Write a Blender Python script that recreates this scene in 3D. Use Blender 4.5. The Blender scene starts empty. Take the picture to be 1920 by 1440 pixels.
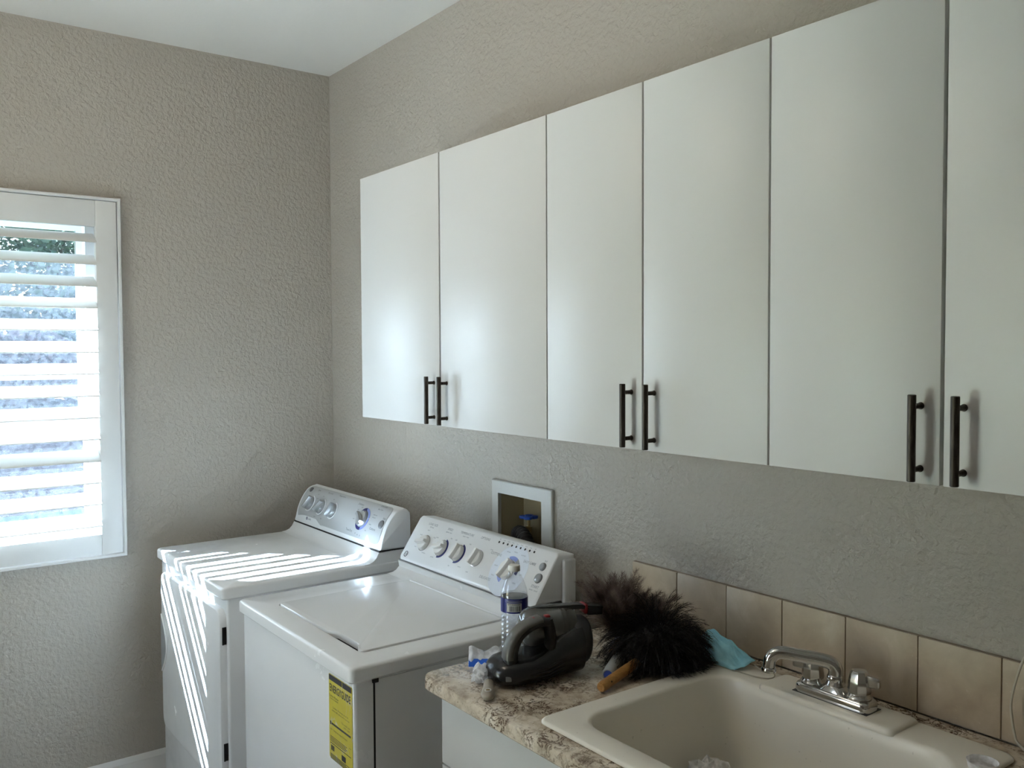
import bpy, bmesh, math, random
from mathutils import Vector, Matrix
import numpy as np
random.seed(7)
sc = bpy.context.scene
COL = sc.collection
PI = math.pi

# ------------------------------------------------------------------ camera
cam_d = bpy.data.cameras.new('camera'); cam = bpy.data.objects.new('camera', cam_d); COL.objects.link(cam)
cam_d.sensor_fit = 'HORIZONTAL'; cam_d.sensor_width = 36.0; cam_d.lens = 1656.8 / 1920 * 36.0
cam_d.clip_start = 0.02; cam_d.clip_end = 200
F = Vector((-0.80006, 0.59883, -0.03608)); R = Vector((0.59935, 0.80048, -0.00462)); U = Vector((-0.02612, 0.02532, 0.99934))
cam.matrix_world = Matrix(((R.x, U.x, -F.x, 3.4109), (R.y, U.y, -F.y, -1.6154), (R.z, U.z, -F.z, 1.6127), (0, 0, 0, 1)))
sc.camera = cam

# ------------------------------------------------------------------ world, sun, exposure
SUN_DIR = Vector((1.0, 0.97, -1.08)).normalized()
w = bpy.data.worlds.new('world'); sc.world = w; w.use_nodes = True
nt = w.node_tree; nt.nodes.clear()
sky = nt.nodes.new('ShaderNodeTexSky'); sky.sky_type = 'NISHITA'; sky.sun_disc = False
sky.sun_elevation = math.radians(38); sky.sun_rotation = math.radians(226); sky.dust_density = 1.5
bgn = nt.nodes.new('ShaderNodeBackground'); bgn.inputs['Strength'].default_value = 0.40
wo = nt.nodes.new('ShaderNodeOutputWorld')
nt.links.new(sky.outputs[0], bgn.inputs[0]); nt.links.new(bgn.outputs[0], wo.inputs[0])
sd = bpy.data.lights.new('sun', 'SUN'); sd.energy = 100.0; sd.angle = math.radians(0.53); sd.color = (0.80, 0.91, 1.0)
sun = bpy.data.objects.new('sun', sd); COL.objects.link(sun)
sun.rotation_euler = SUN_DIR.to_track_quat('-Z', 'Y').to_euler(); sun.location = (-6, -6, 8)
def portal(name, loc, rot, sx, sy):          # sampling guide for the sky at a window or door opening
    d = bpy.data.lights.new(name, 'AREA'); d.shape = 'RECTANGLE'; d.size = sx; d.size_y = sy; d.cycles.is_portal = True
    o = bpy.data.objects.new(name, d); COL.objects.link(o); o.location = loc; o.rotation_euler = rot
portal('window_portal', (-0.17, -1.254, 1.52), (0, -PI/2, 0), 1.3, 0.86)
portal('fill_door_portal', (1.375, -2.83, 1.20), (PI/2, 0, 0), 0.75, 1.7)
FILL_LAMP_STRENGTH = 11.0
sc.view_settings.view_transform = 'Standard'; sc.view_settings.look = 'None'
sc.view_settings.gamma = 1.0; sc.view_settings.use_curve_mapping = False
sc.view_settings.exposure = 1.2
sc.cycles.use_denoising = True
sc.cycles.max_bounces = 10; sc.cycles.diffuse_bounces = 6; sc.cycles.glossy_bounces = 5
sc.cycles.transmission_bounces = 10; sc.cycles.transparent_max_bounces = 16
sc.cycles.caustics_reflective = True; sc.cycles.caustics_refractive = False
sc.cycles.blur_glossy = 0.8; sc.cycles.sample_clamp_indirect = 14.0

# ------------------------------------------------------------------ materials
MATS = {}
def mat(name, col, rough=0.5, metal=0.0, spec=0.5, trans=0.0, ior=1.45, emit=None, estr=0.0, coat=0.0, sheen=0.0, sss=0.0):
    m = bpy.data.materials.new(name); m.use_nodes = True
    b = m.node_tree.nodes['Principled BSDF']
    b.inputs['Base Color'].default_value = (*col, 1)
    b.inputs['Roughness'].default_value = rough; b.inputs['Metallic'].default_value = metal
    b.inputs['Specular IOR Level'].default_value = spec
    b.inputs['Transmission Weight'].default_value = trans; b.inputs['IOR'].default_value = ior
    b.inputs['Coat Weight'].default_value = coat
    if emit: b.inputs['Emission Color'].default_value = (*emit, 1); b.inputs['Emission Strength'].default_value = estr
    MATS[name] = m
    return m
def nodes(m): return m.node_tree.nodes, m.node_tree.links, m.node_tree.nodes['Principled BSDF']
def coords(m, scale=(1, 1, 1)):
    n, l, b = nodes(m)
    g = n.new('ShaderNodeNewGeometry'); mp = n.new('ShaderNodeMapping'); mp.inputs['Scale'].default_value = scale
    l.new(g.outputs['Position'], mp.inputs['Vector']); return mp.outputs[0]
def noise(m, vec, scale, detail=2.0, rough=0.5, dist=0.0):
    n, l, b = nodes(m)
    t = n.new('ShaderNodeTexNoise'); t.inputs['Scale'].default_value = scale; t.inputs['Detail'].default_value = detail
    t.inputs['Roughness'].default_value = rough; t.inputs['Distortion'].default_value = dist
    l.new(vec, t.inputs['Vector']); return t
def ramp(m, fac, stops, interp='LINEAR'):
    n, l, b = nodes(m)
    r = n.new('ShaderNodeValToRGB'); r.color_ramp.interpolation = interp
    e = r.color_ramp.elements
    while len(e) < len(stops): e.new(0.5)
    for i, (p, c) in enumerate(stops):
        e[i].position = p; e[i].color = (*c, 1) if len(c) == 3 else c
    l.new(fac, r.inputs[0]); return r.outputs[0]
def bump(m, h, strength, dist, prev=None):
    n, l, b = nodes(m)
    k = n.new('ShaderNodeBump'); k.inputs['Strength'].default_value = strength; k.inputs['Distance'].default_value = dist
    l.new(h, k.inputs['Height'])
    if prev: l.new(prev, k.inputs['Normal'])
    l.new(k.outputs[0], b.inputs['Normal']); return k.outputs[0]
def mathn(m, op, a, b2=None):
    n, l, b = nodes(m)
    k = n.new('ShaderNodeMath'); k.operation = op
    for i, v in enumerate((a, b2)):
        if v is None: continue
        if isinstance(v, (int, float)): k.inputs[i].default_value = v
        else: l.new(v, k.inputs[i])
    return k.outputs[0]
def mixc(m, fac, a, c, blend='MIX'):
    n, l, b = nodes(m)
    k = n.new('ShaderNodeMix'); k.data_type = 'RGBA'; k.blend_type = blend
    for i, v in ((0, fac), (6, a), (7, c)):
        if isinstance(v, (int, float)): k.inputs[i].default_value = v
        elif isinstance(v, tuple): k.inputs[i].default_value = (*v, 1)
        else: l.new(v, k.inputs[i])
    return k.outputs[2]
def setc(m, out): n, l, b = nodes(m); l.new(out, b.inputs['Base Color'])
def setr(m, out): n, l, b = nodes(m); l.new(out, b.inputs['Roughness'])

def wall_mat(name, col):                       # knock-down textured paint
    m = mat(name, col, 0.62, spec=0.35)
    v = coords(m)
    a = noise(m, v, 70, 3, 0.5, 0.25); c = noise(m, v, 210, 2, 0.5)
    h = ramp(m, a.outputs['Fac'], [(0.38, (0, 0, 0)), (0.62, (1, 1, 1))])
    h2 = mathn(m, 'ADD', h, mathn(m, 'MULTIPLY', c.outputs['Fac'], 0.35))
    bump(m, h2, 0.60, 0.0028)
    d = noise(m, v, 1.3, 3, 0.5)
    setc(m, mixc(m, mathn(m, 'MULTIPLY', d.outputs['Fac'], 0.25), (*col,), tuple(x * 0.88 for x in col)))
    return m
wall_mat('wall_paint', (0.408, 0.374, 0.326))
m = mat('ceiling_paint', (0.68, 0.655, 0.615), 0.8); v = coords(m); bump(m, noise(m, v, 70, 3).outputs['Fac'], 0.3, 0.002)
m = mat('floor_tile', (0.33, 0.27, 0.21), 0.35); v = coords(m)
setc(m, ramp(m, noise(m, v, 5, 5, 0.6).outputs['Fac'], [(0.3, (0.27, 0.22, 0.17)), (0.7, (0.38, 0.32, 0.26))]))
m = mat('trim_white', (0.66, 0.655, 0.64), 0.38); v = coords(m); bump(m, noise(m, v, 240, 2).outputs['Fac'], 0.05, 0.0004)
m = mat('louver_white', (0.76, 0.75, 0.73), 0.42); v = coords(m); bump(m, noise(m, v, 180, 2).outputs['Fac'], 0.04, 0.0004)
m = mat('vinyl_white', (0.78, 0.79, 0.82), 0.35); v = coords(m); bump(m, noise(m, v, 120, 2).outputs['Fac'], 0.03, 0.0003)
m = mat('cabinet_white', (0.605, 0.60, 0.588), 0.40, spec=0.5); v = coords(m)
bump(m, noise(m, coords(m, (1, 1, 0.35)), 420, 2, 0.6).outputs['Fac'], 0.10, 0.0004)
setc(m, mixc(m, ramp(m, noise(m, v, 45, 4, 0.7).outputs['Fac'], [(0.66, (0, 0, 0)), (0.82, (0.25, 0.25, 0.25))]), (0.605, 0.60, 0.588), (0.50, 0.495, 0.485)))
m = mat('cabinet_edge', (0.70, 0.69, 0.66), 0.5); v = coords(m); bump(m, noise(m, v, 200, 2).outputs['Fac'], 0.1, 0.0004)
m = mat('bronze', (0.045, 0.036, 0.030), 0.42, 0.75); v = coords(m)
setc(m, ramp(m, noise(m, coords(m, (1, 1, 0.15)), 260, 3).outputs['Fac'], [(0.3, (0.03, 0.024, 0.02)), (0.75, (0.085, 0.072, 0.062))]))
m = mat('enamel', (0.77, 0.775, 0.78), 0.22, spec=0.55); v = coords(m)
setr(m, ramp(m, noise(m, v, 9, 4, 0.6).outputs['Fac'], [(0.3, (0.17, 0.17, 0.17)), (0.8, (0.30, 0.30, 0.30))]))
bump(m, noise(m, v, 300, 2).outputs['Fac'], 0.02, 0.0003)
m = mat('enamel_lid', (0.77, 0.775, 0.78), 0.2, spec=0.55); v = coords(m)          # dried splashes on the lid
sp = ramp(m, noise(m, v, 11, 5, 0.62, 1.2).outputs['Fac'], [(0.56, (0, 0, 0)), (0.66, (1, 1, 1))])
setr(m, mixc(m, sp, (0.17, 0.17, 0.17), (0.24, 0.24, 0.24))); setc(m, mixc(m, sp, (0.77, 0.775, 0.78), (0.755, 0.755, 0.75)))
m = mat('console_white', (0.75, 0.76, 0.775), 0.3); v = coords(m); bump(m, noise(m, v, 300, 2).outputs['Fac'], 0.02, 0.0003)
m = mat('panel_silver', (0.47, 0.48, 0.49), 0.32, 0.15); v = coords(m); bump(m, noise(m, v, 500, 2).outputs['Fac'], 0.04, 0.0003)
m = mat('knob_white', (0.70, 0.69, 0.67), 0.3); v = coords(m); bump(m, noise(m, v, 300, 2).outputs['Fac'], 0.02, 0.0003)
m = mat('knob_silver', (0.40, 0.41, 0.42), 0.28, 0.55); v = coords(m); bump(m, noise(m, v, 300, 2).outputs['Fac'], 0.02, 0.0003)
m = mat('chrome', (0.60, 0.59, 0.58), 0.10, 1.0); v = coords(m); setr(m, ramp(m, noise(m, v, 30, 4).outputs['Fac'], [(0.3, (0.06, 0.06, 0.06)), (0.8, (0.2, 0.2, 0.2))]))
for nm, c, r_ in (('print_dark', (0.05, 0.05, 0.06), 0.5), ('print_grey', (0.25, 0.27, 0.31), 0.5), ('ring_navy', (0.02, 0.025, 0.16), 0.4),
                  ('ring_blue', (0.22, 0.28, 0.62), 0.4), ('disc_pale', (0.64, 0.68, 0.75), 0.4), ('black_gap', (0.015, 0.015, 0.016), 0.8),
                  ('gasket_grey', (0.16, 0.16, 0.165), 0.7), ('grip_grey', (0.11, 0.105, 0.095), 0.36), ('red_plastic', (0.25, 0.008, 0.012), 0.3),
                  ('button_grey', (0.27, 0.28, 0.29), 0.3), ('label_blue', (0.012, 0.018, 0.17), 0.35), ('label_white', (0.62, 0.62, 0.60), 0.4),
                  ('cap_white', (0.72, 0.70, 0.66), 0.35), ('tape_blue', (0.015, 0.12, 0.62), 0.5), ('handle_grey', (0.30, 0.31, 0.31), 0.4),
                  ('handle_blue', (0.03, 0.07, 0.35), 0.35), ('valve_blue', (0.01, 0.07, 0.42), 0.4), ('hose_black', (0.02, 0.02, 0.022), 0.5),
                  ('brass', (0.40, 0.30, 0.14), 0.35), ('box_cream', (0.42, 0.35, 0.22), 0.6), ('box_flange', (0.50, 0.485, 0.45), 0.45),
                  ('cord_white', (0.52, 0.48, 0.40), 0.5), ('cord_brown', (0.14, 0.04, 0.025), 0.5), ('thread_grey', (0.28, 0.27, 0.33), 0.7),
                  ('elastic', (0.42, 0.38, 0.31), 0.7), ('brush_tan', (0.33, 0.29, 0.235), 0.35), ('dark_soft', (0.008, 0.008, 0.009), 0.7)):
    m = mat(nm, c, r_); v = coords(m); d = noise(m, v, 160, 2)
    setc(m, mixc(m, mathn(m, 'MULTIPLY', d.outputs['Fac'], 0.3), c, tuple(x * 0.8 for x in c)))
MATS['brass'].node_tree.nodes['Principled BSDF'].inputs['Metallic'].default_value = 0.9
m = mat('vacuum_black', (0.013, 0.0135, 0.015), 0.22); v = coords(m); bump(m, noise(m, v, 500, 2).outputs['Fac'], 0.04, 0.0003)
m = mat('vacuum_matte', (0.012, 0.012, 0.013), 0.45); v = coords(m); bump(m, noise(m, v, 500, 2).outputs['Fac'], 0.04, 0.0003)
m = mat('cup_smoke', (0.15, 0.145, 0.135), 0.10, spec=0.6, coat=0.4); v = coords(m)
setc(m, ramp(m, noise(m, v, 22, 4).outputs['Fac'], [(0.3, (0.045, 0.045, 0.043)), (0.75, (0.085, 0.08, 0.075))]))
# granite: cream ground with brown squiggles and pale flecks
m = mat('granite', (0.5, 0.43, 0.35), 0.16, spec=0.55); v = coords(m)
g0 = ramp(m, noise(m, v, 24, 5, 0.65).outputs['Fac'], [(0.30, (0.33, 0.265, 0.20)), (0.48, (0.57, 0.485, 0.38)), (0.72, (0.74, 0.67, 0.575))])
q = noise(m, v, 34, 6, 0.72, 0.8)
line = mathn(m, 'ABSOLUTE', mathn(m, 'SUBTRACT', q.outputs['Fac'], 0.5))
lm = ramp(m, line, [(0.016, (1, 1, 1)), (0.040, (0, 0, 0))])
msk = ramp(m, noise(m, v, 10, 3, 0.6).outputs['Fac'], [(0.42, (0, 0, 0)), (0.56, (1, 1, 1))])
fl = mathn(m, 'MULTIPLY', lm, msk)
g1 = mixc(m, fl, g0, (0.10, 0.062, 0.042))
sp = ramp(m, noise(m, v, 150, 2, 0.5).outputs['Fac'], [(0.62, (0, 0, 0)), (0.70, (1, 1, 1))])
g2 = mixc(m, mathn(m, 'MULTIPLY', sp, 0.55), g1, (0.13, 0.095, 0.07)); setc(m, g2)
# travertine tile
m = mat('travertine', (0.42, 0.35, 0.27), 0.45); v = coords(m)
t0 = ramp(m, noise(m, v, 14, 5, 0.6, 0.5).outputs['Fac'], [(0.32, (0.40, 0.325, 0.24)), (0.55, (0.46, 0.38, 0.285)), (0.80, (0.55, 0.475, 0.38))])
pits = ramp(m, noise(m, v, 85, 3, 0.6).outputs['Fac'], [(0.66, (0, 0, 0)), (0.74, (1, 1, 1))])
setc(m, mixc(m, mathn(m, 'MULTIPLY', pits, 0.4), t0, (0.62, 0.56, 0.48)))
m = mat('grout', (0.30, 0.245, 0.19), 0.85); v = coords(m); bump(m, noise(m, v, 300, 3).outputs['Fac'], 0.4, 0.001)
m = mat('sink_bisque', (0.79, 0.75, 0.67), 0.28); v = coords(m)
sp = ramp(m, noise(m, v, 130, 1).outputs['Fac'], [(0.76, (0, 0, 0)), (0.79, (1, 1, 1))])
setc(m, mixc(m, mathn(m, 'MULTIPLY', sp, 0.35), (0.79, 0.75, 0.67), (0.40, 0.36, 0.30)))
m = mat('wood_handle', (0.42, 0.20, 0.06), 0.4)
setc(m, ramp(m, noise(m, coords(m, (6, 1.6, 6)), 40, 4, 0.6).outputs['Fac'], [(0.3, (0.30, 0.135, 0.038)), (0.7, (0.50, 0.26, 0.085))]))
m = mat('feather_black', (0.006, 0.006, 0.007), 0.55, spec=0.3); v = coords(m)
setc(m, ramp(m, noise(m, v, 60, 2).outputs['Fac'], [(0.35, (0.004, 0.004, 0.005)), (0.8, (0.012, 0.0115, 0.012))]))
m = mat('feather_brown', (0.06, 0.038, 0.030), 0.6, spec=0.3); v = coords(m)
setc(m, ramp(m, noise(m, v, 30, 3).outputs['Fac'], [(0.35, (0.06, 0.038, 0.031)), (0.55, (0.15, 0.108, 0.09)), (0.8, (0.32, 0.25, 0.21))]))
m = mat('mask_blue', (0.14, 0.42, 0.56), 0.75, spec=0.2); v = coords(m); bump(m, noise(m, v, 260, 3).outputs['Fac'], 0.25, 0.0006)
setc(m, ramp(m, noise(m, v, 50, 3).outputs['Fac'], [(0.3, (0.27, 0.63, 0.79)), (0.8, (0.42, 0.78, 0.90))]))
m = mat('mask_white', (0.58, 0.62, 0.64), 0.75); v = coords(m); bump(m, noise(m, v, 260, 3).outputs['Fac'], 0.25, 0.0006)
# energy label: yellow paper, scratched
m = mat('energy_paper', (0.55, 0.48, 0.06), 0.4); v = coords(m)
sc1 = ramp(m, mathn(m, 'ABSOLUTE', mathn(m, 'SUBTRACT', noise(m, coords(m, (1, 1, 0.55)), 16, 4, 0.6, 1.0).outputs['Fac'], 0.52)), [(0.004, (1, 1, 1)), (0.012, (0, 0, 0))])
sc2 = ramp(m, noise(m, v, 22, 2).outputs['Fac'], [(0.5, (0, 0, 0)), (0.6, (1, 1, 1))])
setc(m, mixc(m, mathn(m, 'MULTIPLY', sc1, sc2), mixc(m, noise(m, v, 30, 3).outputs['Fac'], (0.62, 0.55, 0.06), (0.52, 0.42, 0.05)), (0.55, 0.53, 0.42)))
def thin_clear(name, tint, gloss=0.08, rough=0.03, diff=0.0, dcol=(0.8, 0.8, 0.8)):
    m = bpy.data.materials.new(name); m.use_nodes = True; n = m.node_tree.nodes; l = m.node_tree.links; n.clear()
    o = n.new('ShaderNodeOutputMaterial'); t = n.new('ShaderNodeBsdfTransparent'); t.inputs[0].default_value = (*tint, 1)
    g = n.new('ShaderNodeBsdfGlossy'); g.inputs['Roughness'].default_value = rough; g.inputs[0].default_value = (1, 1, 1, 1)
    lw = n.new('ShaderNodeLayerWeight'); pw = n.new('ShaderNodeMath'); pw.operation = 'POWER'; pw.inputs[1].default_value = 4.0
    l.new(lw.outputs['Facing'], pw.inputs[0])
    ad = n.new('ShaderNodeMath'); ad.operation = 'MULTIPLY_ADD'; ad.inputs[1].default_value = 0.75; ad.inputs[2].default_value = gloss; ad.use_clamp = True
    l.new(pw.outputs[0], ad.inputs[0])
    mx = n.new('ShaderNodeMixShader'); l.new(ad.outputs[0], mx.inputs[0]); l.new(t.outputs[0], mx.inputs[1]); l.new(g.outputs[0], mx.inputs[2])
    out = mx.outputs[0]
    if diff:
        d = n.new('ShaderNodeBsdfDiffuse'); d.inputs[0].default_value = (*dcol, 1)
        tl = n.new('ShaderNodeBsdfTranslucent'); tl.inputs[0].default_value = (*dcol, 1)
        dm = n.new('ShaderNodeMixShader'); dm.inputs[0].default_value = 0.4; l.new(d.outputs[0], dm.inputs[1]); l.new(tl.outputs[0], dm.inputs[2])
        m2 = n.new('ShaderNodeMixShader')
        tx = n.new('ShaderNodeTexNoise'); tx.inputs['Scale'].default_value = 60; ge = n.new('ShaderNodeNewGeometry'); l.new(ge.outputs['Position'], tx.inputs['Vector'])
        mr = n.new('ShaderNodeMapRange'); mr.inputs[1].default_value = 0.35; mr.inputs[2].default_value = 0.65; mr.inputs[3].default_value = diff * 0.6; mr.inputs[4].default_value = min(1, diff * 1.4)
        l.new(tx.outputs['Fac'], mr.inputs[0]); l.new(mr.outputs[0], m2.inputs[0])
        l.new(out, m2.inputs[1]); l.new(dm.outputs[0], m2.inputs[2]); out = m2.outputs[0]
    l.new(out, o.inputs[0]); MATS[name] = m
thin_clear('window_glass', (0.93, 0.96, 0.97), 0.02)
thin_clear('haze_screen', (0.84, 0.87, 0.90), 0.0, 0.4, 0.03, (0.5, 0.56, 0.66))  # pale bluish haze put into a thin sheet
thin_clear('bottle_plastic', (0.93, 0.94, 0.955), 0.07)
thin_clear('wrap_plastic', (0.9, 0.9, 0.92), 0.10, 0.12, 0.82, (0.92, 0.92, 0.94))
thin_clear('bag_plastic', (0.9, 0.9, 0.9), 0.08, 0.12, 0.35, (0.75, 0.74, 0.72))
thin_clear('water', (0.90, 0.92, 0.945), 0.05)
# outdoors
m = mat('lawn', (0.10, 0.20, 0.06), 0.9); v = coords(m)
setc(m, ramp(m, noise(m, v, 9, 6, 0.75).outputs['Fac'], [(0.3, (0.06, 0.12, 0.05)), (0.7, (0.13, 0.21, 0.10))])); bump(m, noise(m, v, 60, 4).outputs['Fac'], 0.6, 0.03)
m = mat('mulch', (0.20, 0.11, 0.08), 0.95); v = coords(m)
setc(m, ramp(m, noise(m, v, 22, 6, 0.8).outputs['Fac'], [(0.35, (0.06, 0.032, 0.03)), (0.55, (0.16, 0.088, 0.08)), (0.75, (0.36, 0.27, 0.26))])); bump(m, noise(m, v, 50, 4).outputs['Fac'], 0.8, 0.04)
m = mat('leaf_green', (0.09, 0.15, 0.07), 0.5); v = coords(m)
setc(m, ramp(m, noise(m, v, 7, 3).outputs['Fac'], [(0.35, (0.11, 0.16, 0.11)), (0.75, (0.24, 0.32, 0.21))]))
m = mat('leaf_plum', (0.13, 0.08, 0.09), 0.5); v = coords(m)
setc(m, ramp(m, noise(m, v, 7, 3).outputs['Fac'], [(0.35, (0.17, 0.10, 0.115)), (0.75, (0.31, 0.21, 0.21))]))
m = mat('bark', (0.10, 0.07, 0.05), 0.9); v = coords(m); bump(m, noise(m, v, 60, 4).outputs['Fac'], 0.6, 0.01)
m = mat('stucco', (0.45, 0.42, 0.37), 0.9); v = coords(m); bump(m, noise(m, v, 60, 4).outputs['Fac'], 0.5, 0.004)
mat('fill_lamp_glass', (0.9, 0.88, 0.84), 0.4, emit=(1.0, 0.88, 0.71), estr=FILL_LAMP_STRENGTH)

# ------------------------------------------------------------------ mesh helpers
WLOC = {}
class MB:
    def __init__(s): s.v = []; s.f = []
    def add(s, vs, fs, M=None):
        k = len(s.v)
        s.v += [tuple(M @ Vector(q)) if M is not None else tuple(q) for q in vs]
        s.f += [tuple(i + k for i in f) for f in fs]
        return s
    def box(s, x0, x1, y0, y1, z0, z1, M=None):
        vs = [(x, y, z) for x in (x0, x1) for y in (y0, y1) for z in (z0, z1)]
        return s.add(vs, [(0, 1, 3, 2), (4, 6, 7, 5), (0, 4, 5, 1), (2, 3, 7, 6), (0, 2, 6, 4), (1, 5, 7, 3)], M)
    def bbox(s, x0, x1, y0, y1, z0, z1, r=0.003, seg=2, M=None):
        bm = bmesh.new(); bmesh.ops.create_cube(bm, size=1)
        for q in bm.verts: q.co = Vector(((x0 + x1) / 2 + q.co.x * (x1 - x0), (y0 + y1) / 2 + q.co.y * (y1 - y0), (z0 + z1) / 2 + q.co.z * (z1 - z0)))
        bmesh.ops.bevel(bm, geom=bm.edges[:], offset=r, segments=seg, profile=0.5, affect='EDGES')
        bm.verts.index_update()
        s.add([q.co.copy() for q in bm.verts], [tuple(q.index for q in f.verts) for f in bm.faces], M); bm.free()
        return s
    def loft(s, loops, cap0=True, cap1=True, M=None, closed=True):
        n = len(loops[0]); vs = [q for lp in loops for q in lp]; fs = []
        for i in range(len(loops) - 1):
            for j in range(n if closed else n - 1):
                a = i * n + j; b = i * n + (j + 1) % n
                fs.append((a, b, b + n, a + n))
        if cap0: fs.append(tuple(reversed(range(n))))
        if cap1: fs.append(tuple(range((len(loops) - 1) * n, len(loops) * n)))
        return s.add(vs, fs, M)
    def tube(s, path, rad, n=10, M=None, flat=1.0, cap=True, upv=None):
        P = [Vector(q) for q in path]; m = len(P)
        if not isinstance(rad, (list, tuple)): rad = [rad] * m
        t = [(P[min(i + 1, m - 1)] - P[max(i - 1, 0)]).normalized() for i in range(m)]
        ref = Vector(upv) if upv else (Vector((0, 0, 1)) if abs(t[0].z) < 0.9 else Vector((1, 0, 0)))
        nrm = (ref - t[0] * ref.dot(t[0])).normalized(); loops = []
        for i in range(m):
            nrm = (nrm - t[i] * nrm.dot(t[i])).normalized(); bi = t[i].cross(nrm)
            loops.append([P[i] + nrm * math.cos(a) * rad[i] + bi * math.sin(a) * rad[i] * flat for a in [2 * PI * k / n for k in range(n)]])
        return s.loft(loops, cap, cap, M)
    def lathe(s, prof, n=24, M=None, cap=True):
        loops = [[(r * math.cos(2 * PI * k / n), r * math.sin(2 * PI * k / n), z) for k in range(n)] for r, z in prof]
        return s.loft(loops, cap, cap, M)
    def prism(s, poly, h0, h1, M=None):
        return s.loft([[(x, y, h0) for x, y in poly], [(x, y, h1) for x, y in poly]], True, True, M)
    def build(s, name, material, parent=None, smooth=35, recalc=True):
        me = bpy.data.meshes.new(name)
        V = np.array(s.v, dtype=float)
        if parent is not None: off = WLOC[parent.name]
        else:
            lo, hi = V.min(0), V.max(0); off = Vector(((lo[0] + hi[0]) / 2, (lo[1] + hi[1]) / 2, lo[2]))
        V = V - np.array(off)
        me.from_pydata([tuple(q) for q in V], [], s.f)
        if recalc:
            bm = bmesh.new(); bm.from_mesh(me); bmesh.ops.recalc_face_normals(bm, faces=bm.faces[:]); bm.to_mesh(me); bm.free()
        if smooth:
            me.shade_smooth()
            me.set_sharp_from_angle(angle=math.radians(smooth))
        me.materials.append(MATS[material])
        o = bpy.data.objects.new(name, me); COL.objects.link(o)
        if parent is not None: o.parent = parent
        else: o.location = off
        WLOC[o.name] = Vector(off)
        return o
def tag(o, label=None, cat=None, group=None, kind=None):
    if label: o['label'] = label
    if cat: o['category'] = cat
    if group: o['group'] = group
    if kind: o['kind'] = kind
    return o
def thing(name, loc, label=None, cat=None, group=None, kind=None):
    o = bpy.data.objects.new(name, None); o.empty_display_size = 0.05; COL.objects.link(o); o.location = loc; WLOC[o.name] = Vector(loc)
    return tag(o, label, cat, group, kind)
def rrect(x0, x1, y0, y1, r, z=None, seg=6):
    pts = []
    for cx, cy, a0 in ((x1 - r, y1 - r, 0), (x0 + r, y1 - r, 90), (x0 + r, y0 + r, 180), (x1 - r, y0 + r, 270)):
        for k in range(seg + 1):
            a = math.radians(a0 + 90 * k / seg); pts.append((cx + r * math.cos(a), cy + r * math.sin(a)))
    return pts if z is None else [(x, y, z) for x, y in pts]
def text_geo(body, size, align='CENTER', bold=0.0):
    cu = bpy.data.curves.new('lettering', 'FONT'); cu.body = body; cu.size = size; cu.align_x = align; cu.align_y = 'CENTER'; cu.resolution_u = 2; cu.offset = bold
    o = bpy.data.objects.new('lettering_tmp', cu); COL.objects.link(o)
    bpy.context.view_layer.update()
    me = bpy.data.meshes.new_from_object(o.evaluated_get(bpy.context.evaluated_depsgraph_get()))
    vs = [tuple(q.co) for q in me.vertices]; fs = [tuple(p.vertices) for p in me.polygons]
    bpy.data.meshes.remove(me); bpy.data.objects.remove(o); bpy.data.curves.remove(cu)
    return vs, fs
def frame_mat(o, ux, uy, uz):
    return Matrix(((ux[0], uy[0], uz[0], o[0]), (ux[1], uy[1], uz[1], o[1]), (ux[2], uy[2], uz[2], o[2]), (0, 0, 0, 1)))
def smooth_path(pts, n=8):
    P = [Vector(q) for q in pts]; P = [P[0] * 2 - P[1]] + P + [P[-1] * 2 - P[-2]]; out = []
    for i in range(1, len(P) - 2):
        for k in range(n):
            t = k / n; a, b, c, d = P[i - 1], P[i], P[i + 1], P[i + 2]
            out.append(0.5 * ((2 * b) + (c - a) * t + (2 * a - 5 * b + 4 * c - d) * t * t + (3 * b - a - 3 * c + d) * t ** 3))
    out.append(P[-2]); return out

# ------------------------------------------------------------------ room shell
H = 2.755; XR = 4.4; YF = -2.7
def holed(axis, a0, a1, z0, z1, holes, t0, t1):
    # slab in (a,z) with rectangular holes, thickness t0..t1 on the other axis
    b = MB(); cuts = sorted({a0, a1, *[h[0] for h in holes], *[h[1] for h in holes]})
    for i in range(len(cuts) - 1):
        c0, c1 = cuts[i], cuts[i + 1]; segs = [(z0, z1)]
        for h in holes:
            if h[0] <= c0 + 1e-6 and h[1] >= c1 - 1e-6:
                ns = []
                for s0, s1 in segs:
                    if h[2] > s0: ns.append((s0, h[2]))
                    if h[3] < s1: ns.append((h[3], s1))
                segs = ns
        for s0, s1 in segs:
            if axis == 'y': b.box(t0, t1, c0, c1, s0, s1)
            else: b.box(c0, c1, t0, t1, s0, s1)
    return b
tag(MB().box(-0.16, XR, YF, 0.16, -0.12, 0).build('floor', 'floor_tile', smooth=0), kind='structure')
tag(MB().box(-0.16, XR, YF, 0.16, H, H + 0.1).build('ceiling', 'ceiling_paint', smooth=0), kind='structure')
tag(holed('y', YF, 0.0, 0, H, [(-1.67, -0.838, 0.893, 2.158)], -0.16, 0.0).build('wall_left', 'wall_paint', smooth=0), kind='structure')
tag(holed('x', 0.0, XR, 0, H, [(1.18, 1.42, 0.96, 1.19)], 0.0, 0.16).build('wall_back', 'wall_paint', smooth=0), kind='structure')
tag(holed('x', -0.16, XR, 0, H, [(0.95, 1.80, 0.0, 2.1)], YF - 0.12, YF).build('wall_front', 'wall_paint', smooth=0), kind='structure')  # opening added for the unseen fill door
tag(MB().box(XR, XR + 0.12, YF - 0.12, 0.16, 0, H).build('wall_right', 'wall_paint', smooth=0), kind='structure')
bb = MB(); prof = [(0, 0), (0.014, 0), (0.014, 0.095), (0.011, 0.104), (0.011, 0.112), (0.006, 0.124), (0.002, 0.131), (0, 0.131)]
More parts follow.
